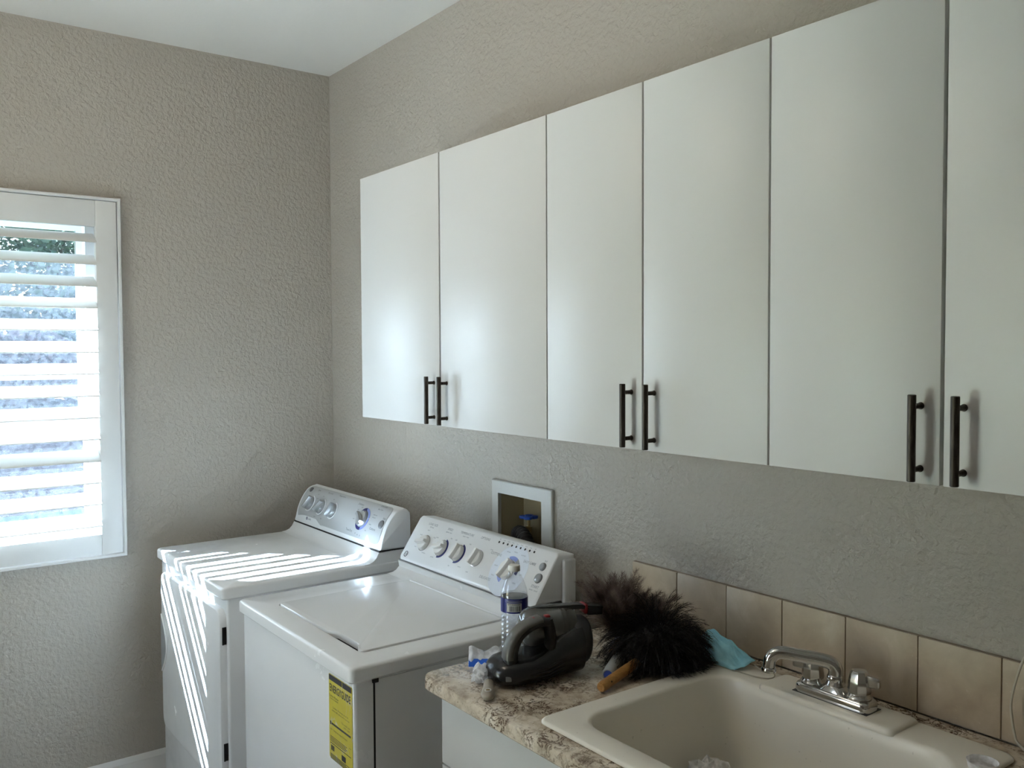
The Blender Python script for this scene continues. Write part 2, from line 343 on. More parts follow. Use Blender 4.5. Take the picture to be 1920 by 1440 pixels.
bb.loft([[(x, y, z) for x, z in prof] for y in (YF, 0.0)])
tag(bb.build('baseboard_left', 'trim_white', smooth=20), kind='structure')
bb = MB(); bb.loft([[(x, -q, z) for q, z in prof] for x in (0.0, 1.80)])
tag(bb.build('baseboard_back', 'trim_white', smooth=20), kind='structure')

# unseen glazed door added as fill light, and a roof added to block sun
d1 = thing('fill_door_1', (1.375, YF - 0.06, 0), kind='structure')
b = MB(); y0, y1 = YF - .10, YF - .02
b.box(0.95, 1.07, y0, y1, 0, 2.1); b.box(1.68, 1.80, y0, y1, 0, 2.1); b.box(1.07, 1.68, y0, y1, 0, 0.40); b.box(1.07, 1.68, y0, y1, 1.98, 2.1)
b.build('fill_door_leaf', 'trim_white', d1, 0)
MB().box(1.07, 1.68, YF - .063, YF - .057, 0.40, 1.98).build('pane', 'window_glass', d1, 0)
tag(MB().box(-0.16, 6.0, -9.0, YF - 0.13, -0.20, -0.14).build('patio', 'stucco', smooth=0), kind='structure')
b = MB(); b.box(-0.8, 6.0, -4.75, YF - 0.125, 2.72, 2.82)
for x in (-0.6, 2.6, 5.8): b.box(x - .06, x + .06, -4.7, -4.58, -0.14, 2.72)
tag(b.build('sun_block_roof', 'stucco', smooth=0), kind='structure')  # unseen roof added to keep direct sun out of the door

# ------------------------------------------------------------------ window and outdoors
YC = -1.184
wn = thing('window_1', (-0.11, YC, 0.893), kind='structure')
b = MB(); x0, x1 = -0.15, -0.06
b.box(x0, x1, -0.93, -0.838, 0.893, 2.158); b.box(x0, x1, -1.67, -1.578, 0.893, 2.158); b.box(x0, x1, -1.578, -0.93, 2.09, 2.158); b.box(x0, x1, -1.578, -0.93, 0.893, 0.945)
b.build('window_frame', 'vinyl_white', wn, 0)
b = MB(); x0, x1 = -0.135, -0.115
b.box(x0, x1, -0.95, -0.93, 1.355, 2.09); b.box(x0, x1, -1.578, -1.558, 1.355, 2.09); b.box(x0, x1, -1.558, -0.95, 2.06, 2.09); b.box(x0, x1, -1.558, -0.95, 1.355, 1.40); b.box(x0, x1, -1.558, -0.95, 1.522, 1.54)
b.build('upper_sash', 'vinyl_white', wn, 0)
b = MB(); x0, x1 = -0.105, -0.08
b.box(x0, x1, -0.942, -0.93, 0.945, 1.33); b.box(x0, x1, -1.578, -1.566, 0.945, 1.33); b.box(x0, x1, -1.578, -0.93, 1.33, 1.385); b.box(x0, x1, -1.566, -0.942, 0.945, 0.975)
b.build('lower_sash', 'vinyl_white', wn, 0)
b = MB(); b.box(-0.12, -0.117, -0.951, -0.9495, 1.40, 2.06); b.build('glazing_bead', 'gasket_grey', wn, 0)
MB().box(-0.127, -0.123, -1.558, -0.95, 1.395, 2.06).build('pane', 'window_glass', wn, 0)
MB().box(-0.1435, -0.143, -1.572, -0.936, 0.945, 2.09).build('haze_screen', 'haze_screen', wn, 0)  # sheet added over the panes to haze the view outdoors
MB().box(-0.094, -0.09, -1.566, -0.942, 0.97, 1.34).build('pane', 'window_glass', wn, 0)

sh = thing('plantation_shutter', (0.012, YC, 0.881), 'white plantation shutter with open tilted louvers over the window', 'shutter')
b = MB(); ya, yb, za, zb = -1.681, -0.827, 0.8815, 2.168
def trim_loop(d, x): return [(x, ya + d, za + d), (x, yb - d, za + d), (x, yb - d, zb - d), (x, ya + d, zb - d)]
b.loft([trim_loop(0.0, 0.0005), trim_loop(0.0, 0.022), trim_loop(0.003, 0.030), trim_loop(0.010, 0.030), trim_loop(0.0125, 0.026), trim_loop(0.0125, 0.0005)], False, False)
b.build('frame', 'trim_white', sh, 25)
for y0, y1 in ((-0.9125, -0.843), (-1.665, -1.4555)): MB().bbox(0.0, 0.027, y0, y1, 0.8965, 2.153, 0.0015, 2).build('stile', 'trim_white', sh)
MB().bbox(0.001, 0.026, -1.4555, -0.9125, 2.062, 2.153, 0.0015).build('rail', 'trim_white', sh)
MB().bbox(0.001, 0.026, -1.4555, -0.9125, 0.8965, 0.970, 0.0015).build('rail', 'trim_white', sh)
prof = [(0.0415 * math.cos(a), 0.0046 * math.sin(a)) for a in [2 * PI * k / 20 for k in range(20)]]
lv = None
for k in range(14):
    tilt = math.radians(28 + (0.9 if k % 3 else -0.6))
    if lv is None:
        bq = MB(); bq.loft([[(u_, y, w_) for u_, w_ in prof] for y in (-0.2705, 0.2705)])
        me_o = bq.build('louver', 'louver_white', None); lvm = me_o.data
        for q in lvm.vertices: q.co.z += 0
        zmin = min(q.co.z for q in lvm.vertices); zmax = max(q.co.z for q in lvm.vertices)
        for q in lvm.vertices: q.co.z -= (zmin + zmax) / 2
        o = me_o; lv = o
    else:
        o = lv.copy(); COL.objects.link(o)
    o.parent = sh
    o.location = Vector((0.013, YC, 2.022 - k * 0.0770)) - Vector(sh.location)
    o.rotation_euler = (0, tilt, 0)

tag(MB().add([(-0.2, -13, -0.16), (-0.2, 9, -0.16), (-7.2, 9, -0.1), (-7.2, -13, -0.1), (-0.2, -13, -0.5), (-0.2, 9, -0.5), (-7.2, 9, -0.5), (-7.2, -13, -0.5)],
    [(0, 1, 2, 3), (4, 7, 6, 5), (0, 4, 5, 1), (1, 5, 6, 2), (2, 6, 7, 3), (3, 7, 4, 0)]).build('ground_lawn', 'lawn', smooth=0), kind='structure')
b = MB(); nx, ny = 24, 30
loops = []
for i in range(nx + 1):
    x = -7.2 - 13.0 * i / nx
    loops.append([(x, -14 + 23 * j / ny, -0.10 + 2.4 * (i / nx) ** 0.9 + (random.uniform(-0.05, 0.05) if 0 < i else 0)) for j in range(ny + 1)])
b.loft(loops, False, False, closed=False)
tag(b.build('ground_mulch', 'mulch', smooth=60, recalc=False), kind='structure')
def bush(loc, rx, rz, leafm, label, nl=2600, big=1.0, name='garden_shrub', cat='shrub'):
    t = thing(name, loc, label, cat, None)
    b = MB(); rnd = random.Random(int(loc[1] * 100))
    for i in range(nl):
        d = Vector((rnd.gauss(0, 1), rnd.gauss(0, 1), rnd.gauss(0, 1))).normalized() * rnd.uniform(0.55, 1.0) ** 0.5
        c = Vector((loc[0] + d.x * rx, loc[1] + d.y * rx, loc[2] + rz * 1.02 + d.z * rz))
        a = Vector((rnd.gauss(0, 1), rnd.gauss(0, 1), rnd.gauss(0, .7))).normalized(); e = a.cross(Vector((rnd.gauss(0, 1), rnd.gauss(0, 1), rnd.gauss(0, 1)))).normalized()
        s_ = rnd.uniform(0.09, 0.17) * big
        b.add([c - a * s_, c + e * s_ * .4, c + a * s_, c - e * s_ * .55], [(0, 1, 2, 3)])
    tag(b.build('foliage', leafm, t, 0, recalc=False), kind='stuff')
    b = MB()
    for k in range(3):
        an = 2.1 * k; b.tube([(loc[0], loc[1], loc[2] - 0.05), (loc[0] + .1 * math.cos(an), loc[1] + .1 * math.sin(an), loc[2] + rz * .5), (loc[0] + .35 * rx * math.cos(an), loc[1] + .35 * rx * math.sin(an), loc[2] + rz * 1.2)], [.05, .04, .02], 7)
    b.build('trunk', 'bark', t)
def gz(x): return -0.10 + 2.4 * (((-7.2 - x) / 13.0) ** 0.9)
for (x, y, rx, rz, mt, lb, nl) in ((-12.0, -1.9, 1.05, 0.85, 'leaf_green', 'low green shrub outside, leftmost behind the shutter', 3000),
        (-11.6, 0.25, 1.0, 0.62, 'leaf_plum', 'low plum coloured shrub outside between two green shrubs', 3000),
        (-12.0, 2.35, 1.05, 0.9, 'leaf_green', 'low green shrub outside behind the right end of the louvers', 3000),
        (-15.4, -2.4, 1.9, 2.3, 'leaf_plum', 'tall plum coloured shrub outside at the left back', 6000),
        (-15.6, 1.45, 1.9, 2.6, 'leaf_green', 'tall green shrub outside in the middle of the slope', 7000),
        (-15.2, 5.2, 1.8, 2.4, 'leaf_plum', 'tall plum coloured shrub outside at the right back', 5000),
        (-19.4, -0.8, 1.95, 3.4, 'leaf_green', 'very tall green shrub outside at the far left of the slope top', 6000),
        (-19.4, 3.3, 2.0, 3.4, 'leaf_green', 'very tall green shrub outside at the far right of the slope top', 6000)):
    bush((x, y, gz(x)), rx, rz, mt, lb, int(nl * 2.2), .62)
# unseen trees added left of the view to shade the slope and lawn
bush((-16.5, -8.0, 0.9), 2.9, 4.6, 'leaf_green', 'added unseen tree shading the ground, left of the shrubs and beyond the frame', 6500, 2.2, 'added_shade_tree', 'tree')
bush((-10.2, -10.2, 0.1), 2.8, 5.0, 'leaf_green', 'added unseen tree shading the ground nearer the house, beyond the frame', 6500, 2.2, 'added_shade_tree', 'tree')
bush((-22.3, -5.2, 2.2), 2.4, 4.8, 'leaf_plum', 'added unseen plum leaved tree shading the ground at the top of the slope, beyond the frame', 5500, 2.2, 'added_shade_tree', 'tree')
b = MB(); b.box(-0.60, -0.16, YF, 0.6, 2.51, 2.55); b.box(-0.64, -0.60, YF, 0.6, 2.49, 2.68); b.box(-0.60, -0.16, YF, 0.6, 2.66, 2.70)
tag(b.build('roof_eave', 'stucco', smooth=0), kind='structure')

# ------------------------------------------------------------------ fill lamp, added above the frame
PX, PY, PZ = 1.55, -1.45, 2.50
lt = thing('fill_lamp', (PX, PY, PZ - 0.11), 'added globe fill lamp hanging below the ceiling', 'lamp')
MB().lathe([(0.01, 0), (0.07, 0), (0.07, -0.02), (0.05, -0.03), (0.012, -0.032), (0.012, PZ + .115 - H), (0.045, PZ + .112 - H), (0.045, PZ + .09 - H)], 28, Matrix.Translation((PX, PY, H))).build('stem', 'knob_silver', lt)
b = MB(); b.lathe([(max(.004, 0.105 * math.cos(a)), 0.105 * math.sin(a)) for a in [-PI / 2 + PI * k / 14 for k in range(15)]], 28, Matrix.Translation((PX, PY, PZ))); b.build('shade', 'fill_lamp_glass', lt)

# ------------------------------------------------------------------ wall cabinets
CZ0, CZ1, DF = 1.4131, 2.1494, -0.3396
X0 = 0.9251; DW = 0.305
def bar_handle(x, door):
    b = MB(); z0, z1 = 1.4185, 1.5475; yb_ = DF - 0.0255
    b.lathe([(0.0052, 0), (0.0062, 0.001), (0.0062, z1 - z0 - 0.001), (0.0052, z1 - z0)], 20, Matrix.Translation((x, yb_, z0)))
    for z in (z0 + 0.0175, z1 - 0.0175):
        b.lathe([(0.0042, 0), (0.0042, 0.022), (0.0055, 0.0245), (0.0055, 0.0262)], 14, frame_mat((x, yb_, z), (1, 0, 0), (0, 0, -1), (0, 1, 0)))
    b.build('handle', 'bronze', door)
def wall_cabinet(xa, xm, xb, label, gap):
    t = thing('wall_cabinet', ((xa + xb) / 2, DF / 2, CZ0), label, 'cabinet', 'white wall cabinets above the washer and sink')
    b = MB(); b.box(xa + .001, xb - .001, DF + 0.055, -0.001, CZ0 + .001, CZ1 - .001); b.build('body', 'cabinet_edge', t, 0)
    for k, (a, c, hx) in enumerate(((xa + 0.0019, xm - gap / 2, xm - 0.032), (xm + gap / 2, xb - 0.0019, xm + 0.032))):
        d = MB().bbox(a, c, DF, DF + 0.018, CZ0, CZ1, 0.0012, 2).build('door', 'cabinet_white', t)
        bar_handle(hx, d)
wall_cabinet(X0, X0 + 1.5 * DW, X0 + 3 * DW, 'wide white two-door wall cabinet nearest the room corner', 0.0065)
wall_cabinet(X0 + 3 * DW, X0 + 4 * DW, X0 + 5 * DW, 'narrow white two-door wall cabinet between the two others', 0.0046)
wall_cabinet(X0 + 5 * DW, X0 + 6 * DW, X0 + 7 * DW, 'narrow white two-door wall cabinet above the sink faucet', 0.0055)

# ------------------------------------------------------------------ control-panel geometry shared by washer and dryer
FV = Vector((0, 0.088, 0.13)); FL = FV.length; VH = FV.normalized(); NH = Vector((1, 0, 0)).cross(VH)
def face_pt(P0, u, v, h=0.0): return Vector((u, P0[0], P0[1])) + FV * v + NH * h
def face_mat(P0, u, v, h=0.0): return frame_mat(face_pt(P0, u, v, h), (1, 0, 0), VH, NH)
def shape_console(b, P0, outline, yback, ztopback, inset=0.004):
    # outline in (u, v) on the sloping face; swept to the back
    front = [face_pt(P0, u, v) for u, v in outline]
    cu = sum(u for u, v in outline) / len(outline); cv = sum(v for u, v in outline) / len(outline)
    fi = [face_pt(P0, u + (inset if u < cu else -inset), v + (inset if v < cv else -inset) / FL, 0.004) for u, v in outline]
    back = [Vector((q.x, yback - 0.0, min(q.z, ztopback))) for q in front]
    mid = [Vector((q.x, q.y + 0.75 * (yback - q.y), q.z - (0.004 if q.z > P0[1] + .1 else 0))) for q in front]
    b.loft([fi, front, mid, back])
def uv_rrect(u0, u1, v0, v1, r, seg=6):
    return [(u, v / FL) for u, v in rrect(u0, u1, v0 * FL, v1 * FL, r, seg=seg)]
def ring_sector(b, M, r0, r1, a0, a1, h, n=14):
    pts = [(r1 * math.cos(math.radians(a0 + (a1 - a0) * k / n)), r1 * math.sin(math.radians(a0 + (a1 - a0) * k / n))) for k in range(n + 1)]
    pts += [(r0 * math.cos(math.radians(a1 - (a1 - a0) * k / n)), r0 * math.sin(math.radians(a1 - (a1 - a0) * k / n))) for k in range(n + 1)]
    n2 = n + 1
    vs = [(x, y, 0) for x, y in pts] + [(x, y, h) for x, y in pts]; m2 = len(pts); fs = []
    for k in range(n): fs.append((m2 + k, m2 + k + 1, m2 + m2 - 2 - k, m2 + m2 - 1 - k)); 
    for k in range(m2): fs.append((k, (k + 1) % m2, m2 + (k + 1) % m2, m2 + k))
    return b.add(vs, fs, M)
def knob_geo(r, M, blade):
    b = MB(); b.lathe([(r, 0), (r, 0.003), (r * .96, 0.009), (r * .88, 0.012), (r * .3, 0.013)], 26, M)
    L_, w0 = r * 1.0, r * 0.34
    pr_ = []
    for t in (-1, -.8, -.4, 0, .4, .8, 1):
        wv = w0 * (1.0 - 0.35 * abs(t) ** 2); pr_.append((t * L_, wv))
    poly = [(x, w_) for x, w_ in pr_] + [(x, -w_) for x, w_ in reversed(pr_)]
    Rm = M @ Matrix.Rotation(math.radians(blade), 4, 'Z')
    b.loft([[(x, y, 0.008) for x, y in poly], [(x * .98, y * .85, 0.020) for x, y in poly], [(x * .92, y * .55, 0.0235) for x, y in poly]], True, True, Rm)
    return b
def print_text(b, P0, items, h):
    for body, u, v, size in items:
        vs, fs = text_geo(body, size); b.add(vs, fs, face_mat(P0, u, v, h))

# ------------------------------------------------------------------ dryer
DX0, DX1, DYF = 0.137, 0.838, -0.757
dr = thing('clothes_dryer', ((DX0 + DX1) / 2, -0.42, 0), 'white front-loading dryer beside the window wall, striped by sunlight', 'dryer')
b = MB(); b.bbox(DX0 + .006, DX1 - .006, DYF + .016, -0.10, 0.03, 0.892, 0.008, 3); body = b.build('body', 'enamel', dr)
for x in (DX0 + .06, DX1 - .06):
    for y in (DYF + .09, -.17): MB().lathe([(0.022, 0), (0.022, 0.02), (0.014, 0.024), (0.014, 0.04)], 12, Matrix.Translation((x, y, 0))).build('foot', 'hose_black', dr)
b = MB(); z1 = 0.920
def deck_loops(x0, x1, y0, y1, zt, lip=0.036):
    return [rrect(x0 + .004, x1 - .004, y0 + .004, y1, 0.012, zt - lip), rrect(x0, x1, y0, y1, 0.014, zt - lip + .004), rrect(x0, x1, y0, y1, 0.014, zt - .008),
            rrect(x0 + .002, x1 - .002, y0 + .002, y1, 0.014, zt - .0028), rrect(x0 + .007, x1 - .007, y0 + .007, y1, 0.012, zt)]
b.loft(deck_loops(DX0, DX1, DYF, -0.10, z1)); b.build('top_deck', 'enamel', dr, 40)
# cove rising to the console
PD = (-0.235, 0.957)
def cove(x0, x1, yF, zt, P0, yb_):
    b = MB(); prof = [(yF, zt - .004), (yF, zt + 0.0004), (yF + .016, zt + .002), (yF + .03, zt + .0075), (yF + .041, zt + .018), (P0[0] - .0035, P0[1] - .004), (P0[0] + .001, P0[1] - .0015), (yb_, P0[1] - .0015), (yb_, zt - .004)]
    b.loft([[(x, y, z) for y, z in prof] for x in (x0, x0 + .006, x1 - .006, x1)]); return b
cove(DX0 + .003, DX1 - .003, -0.288, z1, PD, -0.105).build('rear_cove', 'enamel', dr, 50)
HV = [-.05, 0, .12, .29, .47, .68, .88, .97, 1.03, 1.1]; HH = [-.002, 0, .006, .0165, .0225, .0245, .0205, .012, 0, -.02]
def bh(v): return sum(float(np.interp(v + d, HV, HH)) for d in (-.05, -.025, 0, .025, .05)) / 5      # the console front bulges
def dpt(u, v, h=0.0):
    t = (FV + NH * ((bh(v + .02) - bh(v - .02)) / .04)).normalized(); n_ = Vector((1, 0, 0)).cross(t)
    return Vector((u, PD[0], PD[1])) + FV * v + NH * bh(v) + n_ * h
def dmat(u, v, h=0.0):
    t = (FV + NH * ((bh(v + .02) - bh(v - .02)) / .04)).normalized(); return frame_mat(dpt(u, v, h), (1, 0, 0), t, Vector((1, 0, 0)).cross(t))
def dsheet(b, vs_, uL, uR, h0, h1, nu=2):
    # curved plate between the left and right edge functions
    lo = []; n_ = len(vs_)
    for h in (h0, h1): lo.append([dpt(uL(v), v, h) for v in vs_] + [dpt(uR(v), v, h) for v in reversed(vs_)])
    m_ = 2 * n_; vv = lo[0] + lo[1]; ff = [(k, (k + 1) % m_, m_ + (k + 1) % m_, m_ + k) for k in range(m_)]
    for k in range(n_ - 1): ff.append((m_ + k, m_ + k + 1, m_ + m_ - 2 - k, m_ + m_ - 1 - k)); ff.append((k, m_ - 1 - k, m_ - 2 - k, k + 1))
    b.add(vv, ff)
b = MB(); prof = [(q.y, q.z) for q in [dpt(0, v) for v in [.012 + 1.005 * k / 26 for k in range(27)]]] + [(-.142, 1.0925), (-.128, 1.086), (-.118, 1.074), (-.1165, 1.04), (-.1165, .957)]
cy_ = sum(q[0] for q in prof) / len(prof); cz_ = sum(q[1] for q in prof) / len(prof)
loops = []
for x, k in ((DX0 - .001, .90), (DX0 + .0005, .955), (DX0 + .004, .985), (DX0 + .011, 1.0), (DX1 - .012, 1.0), (DX1 - .004, .985), (DX1 - .0005, .955), (DX1 + .001, .90)):
    loops.append([(x, cy_ + (y - cy_) * k, max(.957, cz_ + (z - cz_) * k)) for y, z in prof])
b.loft(loops); con = b.build('console', 'console_white', dr, 50)
VS = [.105 + (.955 - .105) * k / 30 for k in range(31)]
def rnd_in(v, v0, v1, r): d = min(v - v0, v1 - v) * FL; return r - math.sqrt(max(0, r * r - (r - min(d, r)) ** 2)) if d < r else 0
b = MB(); dsheet(b, VS, lambda v: .151 + rnd_in(v, .105, .955, .03), lambda v: .818 - rnd_in(v, .105, .955, .026), .0004, .0016); b.build('control_panel', 'panel_silver', con, 30)
VB_ = [.09 + .105 * k / 8 for k in range(9)]
b = MB(); dsheet(b, VB_, lambda v: .150 + .07 * max(0, (v - .09) / .105) ** 2.5, lambda v: .380 - .055 * ((v - .09) / .105) ** .7, .0004, .0024); b.build('badge_plate', 'console_white', con, 30)
b = MB(); Mb = dmat(0.247, 0.145, 0.0028); ring_sector(b, Mb, 0.0042, 0.0058, 0, 359.9, 0.0004, 20); vs, fs = text_geo('GE', 0.0058); b.add(vs, fs, Mb)
b.build('emblem', 'ring_navy', con, 0)
b = MB(); vs, fs = text_geo('profile', 0.010, 'LEFT'); b.add(vs, fs, dmat(0.258, 0.143, 0.0028)); tag(b.build('badge_lettering', 'print_grey', con, 0), kind='stuff')
for (u, v, bl) in ((0.232, 0.50, 62), (0.329, 0.495, 50), (0.428, 0.49, 78)):
    ring = MB(); ring_sector(ring, dmat(u + .004, v, 0.0016), 0.0285, 0.0325, -115, 78, 0.0018, 24); ring.build('knob_ring', 'console_white', con, 30)
    knob_geo(0.0265, dmat(u, v, 0.0012), bl).build('knob', 'knob_silver', con)
for a0, a1, mt in ((92, 158, 'ring_navy'), (12, 88, 'ring_blue'), (-75, 8, 'ring_blue'), (-160, -78, 'ring_navy')):
    b = MB(); ring_sector(b, dmat(.668, .52, .0018), 0.031, 0.0405, a0, a1, 0.0007, 16); b.build('cycle_band', mt, con, 30)
knob_geo(0.0285, dmat(.666, .52, 0.0012), 150).build('cycle_knob', 'knob_silver', con)
for u, v, r_ in ((0.183, 0.83, 0.009), (0.800, 0.525, 0.013)):
    MB().lathe([(r_ * 1.15, 0), (r_ * 1.15, 0.0015), (r_, 0.004), (r_ * .8, 0.0055), (r_ * .2, 0.006)], 20, dmat(u, v, 0.0012)).build('button', 'gasket_grey', con)
b = MB()
for body_, u, v, size in [('Signal', 0.247, 0.867, 0.010), ('Dry Level', 0.344, 0.871, 0.010), ('Temperature', 0.441, 0.88, 0.010), ('Delicates', 0.605, 0.824, 0.011), ('Dewrinkle', 0.751, 0.915, 0.010), ('Start', 0.803, 0.66, 0.010),
    ('Time Dry', 0.597, 0.21, 0.012), ('Cottons', 0.755, 0.38, 0.012), ('Easy Care', 0.745, 0.83, 0.008), ('more dry', 0.735, 0.68, 0.007), ('less dry', 0.735, 0.62, 0.007), ('damp', 0.730, 0.46, 0.007),
    ('dry', 0.712, 0.31, 0.007), ('60', 0.645, 0.19, 0.007), ('40', 0.662, 0.17, 0.007), ('20', 0.679, 0.17, 0.007), ('off', 0.605, 0.58, 0.007), ('cool', 0.605, 0.47, 0.007), ('low', 0.608, 0.69, 0.007), ('fluff', 0.625, 0.76, 0.007),
    ('off', 0.262, 0.76, 0.007), ('low', 0.310, 0.75, 0.007), ('high', 0.400, 0.75, 0.007), ('more', 0.305, 0.24, 0.007), ('less', 0.362, 0.24, 0.007), ('med', 0.275, 0.66, 0.007)]:
    vs, fs = text_geo(body_, size); b.add(vs, fs, dmat(u, v, .0019))
tag(b.build('lettering', 'print_dark', con, 0), kind='stuff')
b = MB(); b.box(DX0 + .004, DX1 - .003, PD[0] - .0018, -.11, PD[1] - .0030, PD[1] + .0018); b.build('console_seam', 'black_gap', dr, 0)
# front door, a bowed panel hinged on the right
b = MB(); loops = []
dx0, dx1, dz0, dz1 = 0.197, 0.822, 0.30, 0.850
for hh, ins in ((0.0, 0.0), (0.012, 0.0), (0.019, 0.004), (0.021, 0.012)):
    loops.append([(x, DYF + .016 - hh + (0.0 if hh == 0 else 0.0), z) for x, z in rrect(dx0 + ins, dx1 - ins, dz0 + ins, dz1 - ins, 0.035, seg=8)])
b.loft(loops); door = b.build('door', 'enamel', dr, 40)
for z in (0.775, 0.425):
    h = MB(); h.box(0.8222, 0.8240, DYF + .006, DYF + .015, z - .026, z + .026); h.lathe([(0.0022, -.026), (0.0022, .026)], 10, Matrix.Translation((0.8243, DYF + .004, z))); h.build('hinge', 'black_gap', door, 30)
# finger pull: a crescent hollow on the left side of the door
b = MB(); n = 18; P1 = []; P2 = []
for k in range(n + 1):
    t = k / n; z = 0.70 - 0.20 * t; s_ = math.sin(PI * t); P1.append((0.205 - 0.0 * s_, z)); P2.append((0.205 + 0.058 * s_ + 0.006, z))
poly = P1 + P2[::-1]
b.loft([[(x, DYF - .0055, z) for x, z in poly], [(x, DYF - .0075, z) for x, z in poly]]); b.build('finger_pull', 'button_grey', door, 30)
b = MB(); b.tube([(x + .001, DYF - .007, z) for x, z in P2], 0.0028, 8); b.build('pull_rim', 'enamel', door)

# ------------------------------------------------------------------ washer
WX0, WX1, WYF = 0.968, 1.667, -0.757
ws = thing('washing_machine', ((WX0 + WX1) / 2, -0.42, 0), 'white top-loading washing machine with yellow energy sticker', 'washing machine')
b = MB(); b.bbox(WX0 + .006, WX1 - .008, WYF + .012, -0.10, 0.03, 0.886, 0.010, 3); b.build('body', 'enamel', ws)
b = MB(); b.box(WX1 - .0105, WX1 - .0065, -0.692, -0.103, 0.05, 0.880); b.build('side_panel', 'enamel', ws, 0)
b = MB(); b.box(WX1 - .0085, WX1 - .0072, -0.6965, -0.692, 0.05, 0.884); b.bbox(WX1 - .012, WX1 - .0035, -0.699, -0.684, 0.874, 0.8845, 0.0015); b.build('panel_seam', 'black_gap', ws, 0)
for x in (WX0 + .06, WX1 - .06):
    for y in (WYF + .09, -.17): MB().lathe([(0.022, 0), (0.022, 0.02), (0.014, 0.024), (0.014, 0.04)], 12, Matrix.Translation((x, y, 0))).build('foot', 'hose_black', ws)
z1 = 0.920
LX0, LX1, LY0, LY1 = 1.088, 1.585, -0.685, -0.278
b = MB(); dl = deck_loops(WX0, WX1, WYF, -0.10, z1)
MB().box(LX0 - .002, LX1 + .002, LY0 - .002, LY1 + .002, z1 - .0298, z1 - .0285).build('lid_gap_shade', 'black_gap', ws, 0)  # dark plate stands in for the shade under the lid edge
dl += [rrect(LX0 - .0035, LX1 + .0035, LY0 - .0035, LY1 + .003, 0.018, z1), rrect(LX0 - .003, LX1 + .003, LY0 - .003, LY1 + .003, 0.018, z1 - .003), rrect(LX0 - .003, LX1 + .003, LY0 - .003, LY1 + .003, 0.018, z1 - .03)]
b.loft(dl, True, True); b.build('top_deck', 'enamel', ws, 40)
# lid with a finger notch at its front edge
def lid_outline(ins):
    base = rrect(LX0 + ins, LX1 - ins, LY0 + ins, LY1 - ins, 0.016, seg=6); out = []
    for q in base[:3 * 7]: out.append(q)          # back right, back left, front left corners
    for k in range(17):
        t = k / 16; x = 1.395 + (1.565 - 1.395) * t; s_ = min(1, 5 * t, 5 * (1 - t)); s_ = s_ * s_ * (3 - 2 * s_)
        out.append((x, LY0 + ins + 0.017 * s_))
    for q in base[3 * 7:]:
        out.append(q)
    return out
b = MB(); b.loft([[(x, y, z) for x, y in lid_outline(i)] for i, z in ((0.0, z1 - .012), (0.0, z1 + .001), (0.0015, z1 + .0035), (0.005, z1 + .0045))]); b.build('lid', 'enamel_lid', ws, 35)
b = MB(); b.lathe([(0.0035, 0), (0.0035, LX1 - LX0 - .02)], 10, frame_mat((LX0 + .01, LY1 + .006, z1 + .002), (0, 1, 0), (0, 0, 1), (1, 0, 0))); b.build('lid_hinge', 'enamel', ws)
PW = (-0.240, 0.960)
cove(WX0 + .004, WX1 - .004, -0.269 - .012, z1, PW, -0.105).build('rear_cove', 'enamel', ws, 50)
b = MB(); b.box(WX0 + .006, WX1 - .008, PW[0] - .0012, -.11, PW[1] - .0026, PW[1] + .0016); b.build('console_seam', 'gasket_grey', ws, 0)
co = uv_rrect(WX0 + .004, WX1 - .006, 0.010, 0.995, 0.012, 5)
b = MB(); shape_console(b, PW, co, -0.105, 1.082, 0.004); con = b.build('console', 'console_white', ws, 45)
b = MB(); b.bbox(WX1 - .018, WX1 + .001, -0.145, -0.102, 0.955, 1.072, 0.006, 3)
b.build('end_cap', 'console_white', con)
for (u, v, bl, mt) in ((1.067, 0.455, 12, None), (1.163, 0.465, 12, 'ring_navy'), (1.254, 0.47, 80, 'ring_navy'), (1.349, 0.49, 80, None)):
    knob_geo(0.0245, face_mat(PW, u, v, 0.0042), bl).build('knob', 'knob_white', con)
    rb = MB(); ring_sector(rb, face_mat(PW, u, v, 0.0042), 0.0248, 0.0262, 0, 359.9, 0.0016, 28); rb.build('knob_rim', 'chrome', con, 30)
    if mt:
        rb = MB(); ring_sector(rb, face_mat(PW, u, v, 0.0042), 0.0264, 0.0315, -95, 75, 0.0005, 20); rb.build('dial_band', mt, con, 30)
ML = face_mat(PW, 1.503, 0.46, 0.0042)
b = MB(); b.lathe([(0.075, 0), (0.075, 0.0003), (0.002, 0.0003)], 40, ML); b.build('dial_disc', 'disc_pale', con, 30)
for a0, a1, mt in ((62, 118, 'ring_blue'), (-10, 40, 'ring_navy'), (40, 62, 'button_grey'), (165, 250, 'ring_blue')):
    rb = MB(); ring_sector(rb, face_mat(PW, 1.503, 0.46, 0.0046), 0.030, 0.041, a0, a1, 0.0005, 14); rb.build('dial_band', mt, con, 30)
knob_geo(0.0285, face_mat(PW, 1.500, 0.46, 0.0046), 70).build('cycle_knob', 'knob_white', con)
for k in range(9):
    MB().lathe([(0.0034, 0), (0.0034, 0.0006), (0.001, 0.0008)], 10, face_mat(PW, 1.410 + 0.0199 * k, 0.892, 0.004)).build('indicator', 'black_gap', con, 30)
for u, v, r_ in ((1.628, 0.69, 0.0105), (1.632, 0.485, 0.0125)):
    MB().lathe([(r_ * 1.1, 0), (r_ * 1.1, 0.0015), (r_, 0.004), (r_ * .8, 0.006), (r_ * .2, 0.0066)], 22, face_mat(PW, u, v, 0.0042)).build('button', 'button_grey', con)
b = MB()
